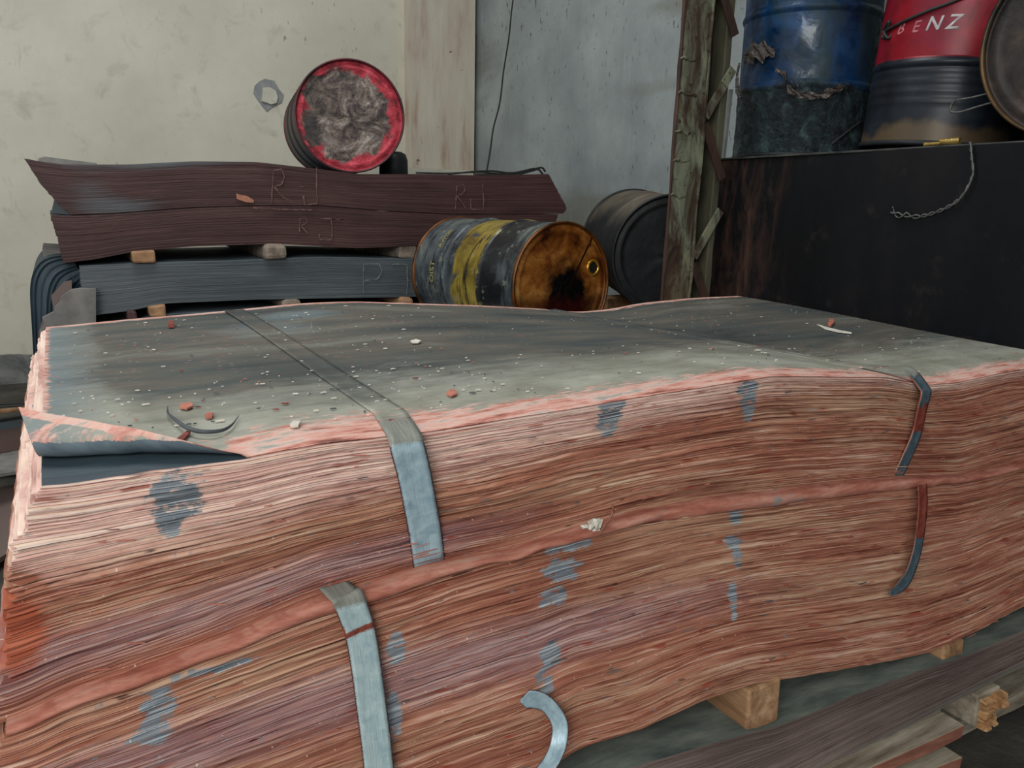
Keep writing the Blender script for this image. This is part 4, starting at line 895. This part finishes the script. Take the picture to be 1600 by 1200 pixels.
# front plate slightly warped
V = []; nyy, nzz = 90, 24
for j in range(nzz):
    for i in range(nyy):
        y = ty1+(ty0-ty1)*i/(nyy-1); z = TZ*j/(nzz-1); sk = .045*(1-j/(nzz-1))*max(0, 1-i/6)
        V.append((TX+.006*math.sin(y*3.1)+.004*math.sin(z*5+y*2)-.0, y+0*sk, z))
n0 = len(V); V += [(x+.01, y, z) for x, y, z in V]
Fc = gridfaces(nyy, nzz).tolist()+gridfaces(nyy, nzz, n0, True).tolist()
for j in range(nzz-1):
    for i in (0, nyy-1): a = j*nyy+i; Fc.append((a, a+nyy, a+nyy+n0, a+n0))
for i in range(nyy-1):
    for j in (0, nzz-1): a = j*nyy+i; Fc.append((a, a+1, a+1+n0, a+n0))
o = mesh('front_plate', V, Fc, M_tank, T_, smooth=False); PT(o); bm_fix(o)
o = boxobj('box_body', ((TX+.018+3.46)/2, (ty0+ty1)/2, (TZ-.012)/2, 3.46-TX-.018, ty1-ty0-.01, TZ-.012), M_tank, T_, .006); PT(o)
M_lipm = plain('worn steel lip', (38, 40, 40), (84, 84, 78), 12, .5, .4)
o = boxobj('top_lip', (TX+.010, (ty0+ty1)/2, TZ+.001, .03, ty1-ty0, .008), M_lipm, T_, .002); PT(o)
# pale upright strip beside the box
a = at(1131, 247, 0, TX+.03); b = at(1143, 140, 0, TX+.03)
V, Fc = box((a[0]+b[0])/2, 0, 0, 1, 1, 1)
V = [(TX+.02+dx_, y+dy_, z) for (y, z) in ((a[1], TZ+.006), (b[1]+.0, b[2])) for dx_ in (0, .012) for dy_ in (-.008, .008)]
o = mesh('steel_flat', V, [(0, 1, 3, 2), (4, 6, 7, 5), (0, 4, 5, 1), (2, 3, 7, 6), (0, 2, 6, 4), (1, 5, 7, 3)], plain('pale grey flat bar', (110, 116, 112), (140, 144, 138), 9, .6)); bm_fix(o)
tag(o, 'thin pale grey upright flat bar between the column and the blue drum', 'flat bar')

def upright(pb, pt_, mats, label, ribs, corr=(), dents=None, spin=0):
    e = empty('oil_drum'); e.matrix_world = frame(pb, pt_, (math.sin(spin), math.cos(spin), 0)) if False else frame(pb, pt_, (0, 1, 0)); tag(e, label, 'drum')
    drum_parts(e, mats[0], mats[1], mats[2], ribs, dents, corr=corr); return e
# blue drum
m = Mat('glossy blue drum paint with oily film', .3, .1, .35); uv = m.tc.outputs['UV']; X = m.xyz(uv); v = m.co(); P3 = m.xyz(v)
n = m.noise(v, 5, 6, .65, .5); blue = m.ramp(n, [(.3, (6, 20, 34)), (.5, (10, 44, 76)), (.7, (20, 68, 112))])
gr = m.noise(m.co('Object', (1, 1, .4)), 3.5, 4, .6); blue = m.mix(m.math('MULTIPLY', m.step(gr, .44, .56), .8), blue, (38, 54, 56))
zz = m.math('ADD', P3[2], m.math('MULTIPLY', m.math('SUBTRACT', m.noise(v, 5, 4), .5), .16))
wrap = m.step(zz, .30, .275); low = m.ramp(m.noise(v, 11, 6, .7, 1.2), [(.3, (10, 14, 18)), (.5, (30, 42, 46)), (.65, (60, 78, 78)), (.8, (110, 124, 116))])
c = m.mix(wrap, blue, low); m.color(c)
cr = m.noise(m.co('Object', (1, 1, 1.4)), 26, 6, .7, 1.6); sm_ = m.noise(v, 6, 3, .5)
hh = m.mix(wrap, m.math('MULTIPLY', sm_, .6), cr); m.bump(hh, .014, 1.0); m.rough(m.ramp(m.noise(v, 9, 6, .7, 1.0), [(.38, .12), (.5, .5), (.7, .75)])); M_blueb = m.m
bb = atd(1248, 236, 3.62); bb[2] = TZ+.006; btp = at(1268, 0, 1, bb[1]); ax_ = np.array([btp[0]-bb[0], 0, btp[2]-bb[2]]); ax_ = np.array([.012, .0, 1])
bl_ = upright(bb, bb+ax_*HD, (M_blueb, M_bk, M_bk), 'glossy blue drum wrapped low down in crinkled torn plastic, beside the column', (.29, .59), dents=lambda t, z: (.006*math.sin(t*13+z*40)*math.sin(t*29+z*17) if z < .27 else 0))
M_plastic = Mat('crinkled brown plastic film', .25, .0, .7); v = M_plastic.co(); M_plastic.color(M_plastic.ramp(M_plastic.noise(v, 30, 6, .7, 1.0), [(.3, (24, 20, 20)), (.55, (74, 64, 58)), (.75, (150, 140, 124))])); M_plastic.bump(M_plastic.noise(v, 40, 6, .7), .01, 1.0); M_plastic = M_plastic.m
def film(name, px_pts, parent, wd, dep=.012, seg=40, lab=None):
    """torn film edge ribbon hugging the drum: px points are turned onto the drum surface"""
    out_ = []
    for p in px_pts:
        d = FW*F+RT*(p[0]-800)-UP*(p[1]-600); o_ = EYE-bb; A = d[0]**2+d[1]**2; B = 2*(d[0]*o_[0]+d[1]*o_[1]); Cc = o_[0]**2+o_[1]**2-(RD+.004)**2
        disc = B*B-4*A*Cc; t = (-B-math.sqrt(max(0, disc)))/(2*A); out_.append(EYE+d*t)
    P_ = catmull(out_, 8); V = []; n = len(P_); nu = 7; ph = random.uniform(0, 6)
    for i, p in enumerate(P_):
        rad = np.array([p[0]-bb[0], p[1]-bb[1], 0]); rad /= np.linalg.norm(rad); tp = math.sin(math.pi*(i+.6)/(n+.2))**.5
        for k in range(nu):
            q_ = k/(nu-1)-.5; V.append(p+np.array([0, 0, 1])*q_*wd*tp*(1+.35*math.sin(i*.8+ph)+.1*math.sin(i*2.9))+rad*(dep*(.3+.7*abs(math.sin(q_*4.4+i*.45+ph)))*tp))
    n1 = len(V); V = V+[p-np.array([0, 0, .002]) for p in V]
    o = mesh(name, V, gridfaces(nu, n).tolist()+gridfaces(nu, n, n1, True).tolist(), M_plastic); o.parent = parent; o.matrix_parent_inverse = parent.matrix_world.inverted(); 
    if lab: o['label'] = lab
film('torn_film', [(1163, 95), (1180, 82), (1196, 80), (1212, 82)], bl_, .075, .03, lab='crumpled knot of torn plastic film')
film('torn_film', [(1158, 100), (1156, 125), (1158, 150)], bl_, .05, .02)
film('torn_film', [(1212, 108), (1228, 118), (1232, 138), (1250, 148), (1262, 150)], bl_, .03, .016)
film('torn_film', [(1250, 146), (1275, 150), (1300, 142), (1320, 134)], bl_, .028, .016)
# red drum with lettering
m = Mat('red drum paint over dark lower half', .38, .1, .35); v = m.co(); P3 = m.xyz(v); n = m.noise(v, 5, 6, .6, .4)
red = m.ramp(n, [(.3, (74, 6, 16)), (.55, (134, 14, 30)), (.75, (166, 34, 52))]); sc = m.noise(v, 3, 4, .6); red = m.mix(m.math('MULTIPLY', m.step(sc, .52, .64), .4), red, (120, 30, 56))
low = m.ramp(n, [(.3, (12, 14, 18)), (.55, (30, 36, 44)), (.75, (54, 62, 66))]); low = m.mix(m.step(m.math('ADD', P3[2], m.math('MULTIPLY', m.math('SUBTRACT', sc, .5), .22)), .075, .045), low, (84, 70, 52))
c = m.mix(m.step(m.math('ADD', P3[2], m.math('MULTIPLY', m.math('SUBTRACT', n, .5), .02)), .302, .308), low, red); m.color(c); m.bump(n, .004, .4); M_redb = m.m
rb = atd(1466, 226, 3.15); rb[2] = TZ+.020; sl_ = .03
rdr = upright(rb, rb+np.array([.05, -.05, 1])*HD, (M_redb, M_bk, M_bk), 'upright red drum with white lettering, its lower half dark blue grey', (.29, .59), (.26, .225, .19, .155))
M_wl = plain('worn white letters', (150, 140, 140), (200, 196, 192), 40, .6); M_wl2 = plain('faded pinkish letters', (150, 60, 70), (190, 120, 126), 50, .6)
view = math.atan2(EYE[1]-rb[1], EYE[0]-rb[0])
def on_drum(px, py, c_, r_):
    d = FW*F+RT*(px-800)-UP*(py-600); o_ = EYE-c_; A = d[0]**2+d[1]**2; B = 2*(d[0]*o_[0]+d[1]*o_[1]); Cc = o_[0]**2+o_[1]**2-r_**2; t = (-B-math.sqrt(max(0, B*B-4*A*Cc)))/(2*A); return Vector(EYE+d*t)
inv = rdr.matrix_world.inverted()
def letter(ch, px, py, size, mat, shear=.25):
    p = inv @ on_drum(px, py, rb+np.array([.018, -.018, 0]), RD-.008); bent_text(rdr, ch, size, math.atan2(p.y, p.x), p.z, mat, False, RD-.0065, shear=shear)
letter('B', 1400, 54, .056, M_wl2); letter('E', 1423, 51, .056, M_wl2); letter('N', 1444, 48, .068, M_wl); letter('Z', 1476, 45, .068, M_wl)
# tilted rusty drum lying at the far right, its end facing left
m = Mat('dark rusty pitted lid', .55, .3, .4); v = m.co(); n = m.noise(v, 6, 6, .65, .4)
c = m.ramp(n, [(.32, (24, 22, 24)), (.5, (52, 44, 40)), (.68, (84, 68, 54))]); c = m.mix(m.step(m.voro(v, 9), .16, .11), c, (8, 8, 8)); m.color(c); m.bump(n, .008, .7); M_pit = m.m
M_dkrim = plain('worn dark rim with yellow rust', (30, 26, 24), (112, 84, 44), 6, .4, .4)
g1 = at(1690, 96, 0, TX+.05); g1[2] = TZ+.006+RD
g0 = g1+np.array([.87, .10, 0])*1.0; g0 = g1+(g0-g1)/np.linalg.norm(g0-g1)*HD
gd = empty('oil_drum'); gd.matrix_world = frame(g0, g1); tag(gd, 'dark rusty drum lying at the right edge of the photo, pitted end facing left', 'drum')
drum_parts(gd, M_dkrust, M_pit, M_dkrim)
# wires and fitting
def wireobj(name, P_list, r, mat, label, cat='wire'):
    global V, Fc
    V, Fc = [], []
    for P_ in P_list: addtube(catmull(P_, 8), r, 6)
    return tag(mesh(name, V, Fc, mat, smooth=True), label, cat)
M_wire = plain('dull grey wire', (74, 76, 74), (112, 112, 108), 30, .45, .5)
tw = [(1516, 222), (1518, 245), (1520, 270), (1512, 292), (1498, 312), (1478, 325), (1455, 334), (1435, 338), (1410, 336), (1392, 330)]
Pm = catmull([at(p[0], p[1], 0, TX-.022+.0*i) for i, p in enumerate(tw)], 10); L2 = [[], []]
for i, p in enumerate(Pm):
    for k in (0, 1):
        a_ = i*.55+k*math.pi; rr_ = .0045+(.012*max(0, (i-len(Pm)*.72)/(len(Pm)*.28)) if k else 0); L2[k].append(p+np.array([.35*math.cos(a_), .6*math.cos(a_), math.sin(a_)])*rr_)
V, Fc = [], []
for k in (0, 1): addtube(L2[k], .0028, 6)
tag(mesh('twisted_wire', V, Fc, M_wire, smooth=True), 'twisted grey wire hooked over the steel box, curling down its front', 'wire')
xw = TX+.075
P_ = [(1640, 120), (1600, 131), (1560, 142), (1520, 152), (1494, 157), (1486, 166), (1486, 174), (1500, 175), (1530, 166), (1560, 158), (1600, 150), (1640, 142)]
wireobj('wire_loop', [[at(p[0], p[1], 0, xw) for p in P_]], .0035, M_wire, 'long grey wire loop reaching left from the rusty drum')
P_ = [(1510, -6), (1480, 6), (1450, 17), (1420, 30), (1395, 42), (1382, 50)]
S_ = [np.array(on_drum(p[0], p[1], rb+np.array([.025, -.025, 0]), RD+.004)) for p in P_]
kn = [S_[-1]+np.array([random.uniform(-.03, .03), random.uniform(-.03, .03)-.01, random.uniform(-.03, .03)]) for _ in range(9)]
wireobj('black_tie_wire', [S_, [S_[-1]]+kn], .006, M_black, 'black tie wire slung across the red drum with a tangled knot')
P_ = [on_drum(1345, 190, bb, RD+.01), on_drum(1325, 205, bb, RD+.012), on_drum(1300, 225, bb, RD+.012)]
e = empty('brass_fitting', tuple(at(1475, 226, 0, TX+.03))); e.location.z = TZ+.006; tag(e, 'small shiny brass fitting lying on the edge of the steel box', 'fitting')
M_br2 = plain('polished brass', (176, 138, 58), (232, 204, 130), 12, .22, .85)
def cyl(name, p0, p1, r, mat, parent=None, seg=20):
    a, b = tube([p0, tuple(np.array(p0)*.98+np.array(p1)*.02), tuple(np.array(p0)*.02+np.array(p1)*.98), p1], r, seg, lambda t: r if .01 < t < .99 else r*.85); o = mesh(name, a, b, mat, parent, smooth=False); return o
cyl('body', (0, -.055, .013), (0, .012, .013), .012, M_br2, e); cyl('spout', (0, .01, .008), (0, .072, .008), .007, M_br2, e)
V, Fc = [], []
addtube(catmull([tuple(p) for p in P_], 5), .004)
tag(mesh('tie_wire', V, Fc, M_black, smooth=True), 'short dark wire slanting across the foot of the blue drum', 'wire')

# ---------------- loose bits on and around the pile ----------------
def flat_chip(name, pix, mat, label, th=.003, cat='wood chip', up=.0):
    P_ = [at(p[0], p[1], 2, 1.08) for p in pix]; zt = np.mean([ztop(p[0], p[1]) for p in P_])+.002+up
    P_ = [at(p[0], p[1], 2, zt) for p in pix]; n = len(P_); V = [(p[0], p[1], ztop(p[0], p[1])+.0015) for p in P_]+[(p[0], p[1], ztop(p[0], p[1])+.0015+th) for p in P_]
    o = mesh(name, V, [tuple(range(n))[::-1], tuple(range(n, 2*n))]+[(i, (i+1) % n, n+(i+1) % n, n+i) for i in range(n)], mat); bm_fix(o); return tag(o, label, cat)
M_redchip = plain('red brown chip', (96, 36, 30), (142, 62, 50), 30, .7); M_orchip = plain('orange pink chip', (160, 88, 72), (196, 124, 102), 30, .7)
M_whchip = plain('pale chip', (196, 190, 176), (226, 220, 206), 30, .7); M_dkchip = plain('dark grey splinter', (50, 56, 60), (80, 86, 88), 20, .6)
flat_chip('red_chip', [(263, 511), (265, 505), (272, 506), (272, 511)], M_redchip, 'small dark red chip near the back left edge of the grey top', .010)
flat_chip('orange_chip', [(1293, 512), (1295, 505), (1301, 505), (1303, 509), (1298, 513)], M_orchip, 'orange pink chip near the far right of the grey top', .006)
flat_chip('orange_chip', [(280, 637), (284, 632), (298, 630), (302, 635), (292, 639)], M_orchip, 'oval orange chip on the left of the grey top, farther from the curled corner', .003)
flat_chip('orange_chip', [(320, 650), (326, 646), (334, 647), (331, 653), (323, 653)], M_orchip, 'small orange chip right beside the curved dark splinter', .003)
flat_chip('red_splinter', [(262, 698), (276, 688), (292, 677), (298, 678), (288, 688), (268, 700)], M_redchip, 'long red splinter near the front edge behind the curled corner', .003)
flat_chip('white_chip', [(453, 664), (458, 660), (470, 660), (466, 665), (457, 666)], M_whchip, 'white chip in front of the left strap on the front edge', .004)
flat_chip('pale_chip', [(641, 529), (650, 527), (658, 529), (654, 531), (644, 531)], M_whchip, 'pale sliver right of middle at the rear of the grey top', .003)
flat_chip('pale_shred', [(1276, 513.5), (1290, 517), (1310, 521), (1330, 524), (1330, 525), (1308, 523), (1288, 519)], M_whchip, 'long pale shred near the orange chip on the far right top', .003)
flat_chip('orange_chip', [(697, 614), (704, 609), (712, 610), (714, 615), (705, 618)], M_orchip, 'orange chip on the pink front edge between the strap and the first grey smudge', .003)
V, Fc = [], []
P_ = [(262, 636), (263, 648), (275, 660), (292, 671), (315, 676), (345, 673), (362, 664), (373, 650)]
a_ = [at(p[0], p[1], 2, 1.085) for p in P_]; a_ = [(p[0], p[1], ztop(p[0], p[1])+.003+.006*math.sin(i/7*math.pi)) for i, p in enumerate(a_)]
addtube(catmull(a_, 6), .004, 6, lambda t: .0006+.0028*math.sin(math.pi*t)); tag(mesh('curved_splinter', V, Fc, M_dkchip, smooth=True), 'thin dark curved splinter lying on the left of the grey top', 'splinter')
# fluff and twig caught between the bundles
pc = at(925, 822, 1, 1.052); V = []; Fc = []
for k in range(9):
    c_ = pc+np.array([random.gauss(0, .006), random.gauss(0, .002), random.gauss(0, .006)])
    v_, f_ = box(c_[0], c_[1], c_[2]+.004, .010, .006, .008, random.random(), .003); k0 = len(V); V += v_; Fc += [tuple(i+k0 for i in q_) for q_ in f_]
tag(mesh('white_crumb', V, Fc, M_whchip), 'white crumb caught on the pink ledge between the red bundles', 'crumb')
V, Fc = [], []
addtube(catmull([at(p[0], p[1], 1, 1.05) for p in [(936, 836), (944, 822), (953, 810), (958, 798), (957, 789)]], 6), .0022); tag(mesh('twig', V, Fc, M_redwood, smooth=True), 'tiny curled twig beside the white crumb between the red bundles', 'twig')
# countless flakes on the top, slivers on the front face
def flakes(name, n, gen, mats, label, cat):
    V = []; Fc = []; MI = []
    for _ in range(n):
        c_, ux, uy, a, b, h = gen(); n0 = len(V); uz = np.cross(ux, uy)
        for s in (0, 1):
            for (i, j) in ((-1, -.6), (1, -1), (.8, 1), (-.7, .8)): V.append(c_+ux*i*a+uy*j*b+uz*h*s)
        Fc += [(n0+3, n0+2, n0+1, n0), (n0+4, n0+5, n0+6, n0+7)]+[(n0+i, n0+(i+1) % 4, n0+4+(i+1) % 4, n0+4+i) for i in range(4)]; MI += [random.choices(range(len(mats)), [7, 1, 1, 2][:len(mats)])[0]]*6
    o = mesh(name, V, Fc, mats, None, MI); return tag(o, label, cat, kind='stuff')
def gtop():
    x = random.choice([random.uniform(-.02, .75), random.uniform(0, 2.35)]); y = random.choice([random.uniform(1.2, 1.55), random.uniform(1.25, 2.3)]); a = abs(random.gauss(0, .0022))+.0008; th = random.gauss(0, .35)
    if x < .24: y = max(y, 1.28)
    return np.array([x, y, ztop(x, y)+.001]), np.array([math.cos(th), math.sin(th), 0]), np.array([-math.sin(th), math.cos(th), 0]), a, a*random.uniform(.25, .6), .0015
flakes('dust_flakes', 420, gtop, [M_whchip, M_orchip, M_redchip, M_dkchip], 'scattered pale and reddish flakes on the grey top of the front pile', 'flakes')
def gfront():
    x = random.uniform(-.05, 2.3); t = random.random(); up_ = random.random() < .5
    if up_: z = SEAM(x)+(B1T(x)-SEAM(x))*t; y = Y1-.022*(1-t)-.006
    else: z = B2B(x)+(LIP(x)-.03-B2B(x))*t; y = Y2-.07*(1-t)**1.2-.006
    a = random.uniform(.003, .016); th = random.gauss(.03, .12)
    return np.array([x, y, float(z)]), np.array([math.cos(th), -.15, math.sin(th)]), np.array([-math.sin(th), 0, math.cos(th)]), a, random.uniform(.0004, .0010), .001
flakes('loose_fibres', 260, gfront, [M_orchip, M_redchip, M_dkchip, M_palesheet], 'fine slivers sticking out along the ragged red front face', 'fibres')

# ---------------- debris by the foot of the wall, left ----------------
def warped(name, c_, sx, sy, rot, th, mat, label, amp=.03, tilt=(0, 0)):
    V = []; n = 16; ph = random.uniform(0, 6)
    for s in (0, 1):
        for j in range(n):
            for i in range(n):
                x = (i/(n-1)-.5)*sx; y = (j/(n-1)-.5)*sy; z = amp*math.sin(x*4+ph)*math.cos(y*3)+abs(amp)+th*s+tilt[0]*x+tilt[1]*y
                V.append((c_[0]+x*math.cos(rot)-y*math.sin(rot), c_[1]+x*math.sin(rot)+y*math.cos(rot), c_[2]+z))
    Fc = gridfaces(n, n, 0, True).tolist()+gridfaces(n, n, n*n).tolist()
    for i in range(n-1):
        for (a, b) in ((i, i+1), ((n-1)*n+i+1, (n-1)*n+i), ((i+1)*n, i*n), (i*n+n-1, (i+1)*n+n-1)): Fc.append((a, b, b+n*n, a+n*n))
    o = mesh(name, V, Fc, mat); bm_fix(o); return tag(o, label, 'scrap sheet', 'scrap sheets on the floor at the left')
a = at(20, 655, 2, .1); warped('scrap_sheet', (a[0]-.1, a[1], .0), 1.1, .5, .3, .012, M_blue, 'dark warped scrap sheet farthest back on the floor, by the wall', .05)
a = at(15, 690, 2, .1); warped('scrap_sheet', (a[0]-.2, a[1]-.1, .06), .9, .5, -.2, .012, M_brown, 'brown scrap sheet on the floor behind the pale grey one', .05)
a = at(20, 712, 2, .25); warped('scrap_sheet', (a[0]-.25, a[1], .16), .8, .35, .5, .015, M_palesheet, 'pale grey scrap sheet on the floor just left of the curled corner', .03)
a = at(8, 790, 2, .1); warped('scrap_sheet', (a[0]-.25, a[1], .0), .9, .9, -.5, .02, M_base, 'brown grey scrap sheet on the floor nearest the front pile', .05)
for k, (px, py, L) in enumerate([(10, 630, .9), (22, 645, .7), (5, 668, .8)]):
    a = at(px, py, 2, .16); o = boxobj('scrap_stick', (a[0]-.15, a[1], .155+.02*k, L, .035, .025), [M_black, M_batten, M_black][k], None, .004, rot=.25*k-.2, jit=.006)
    tag(o, ['black stick lying on the scrap sheets farthest left by the wall', 'brown stick lying among black ones on the scrap sheets', 'black stick nearer the pale grey scrap sheet'][k], 'stick', 'sticks on the scrap heap')
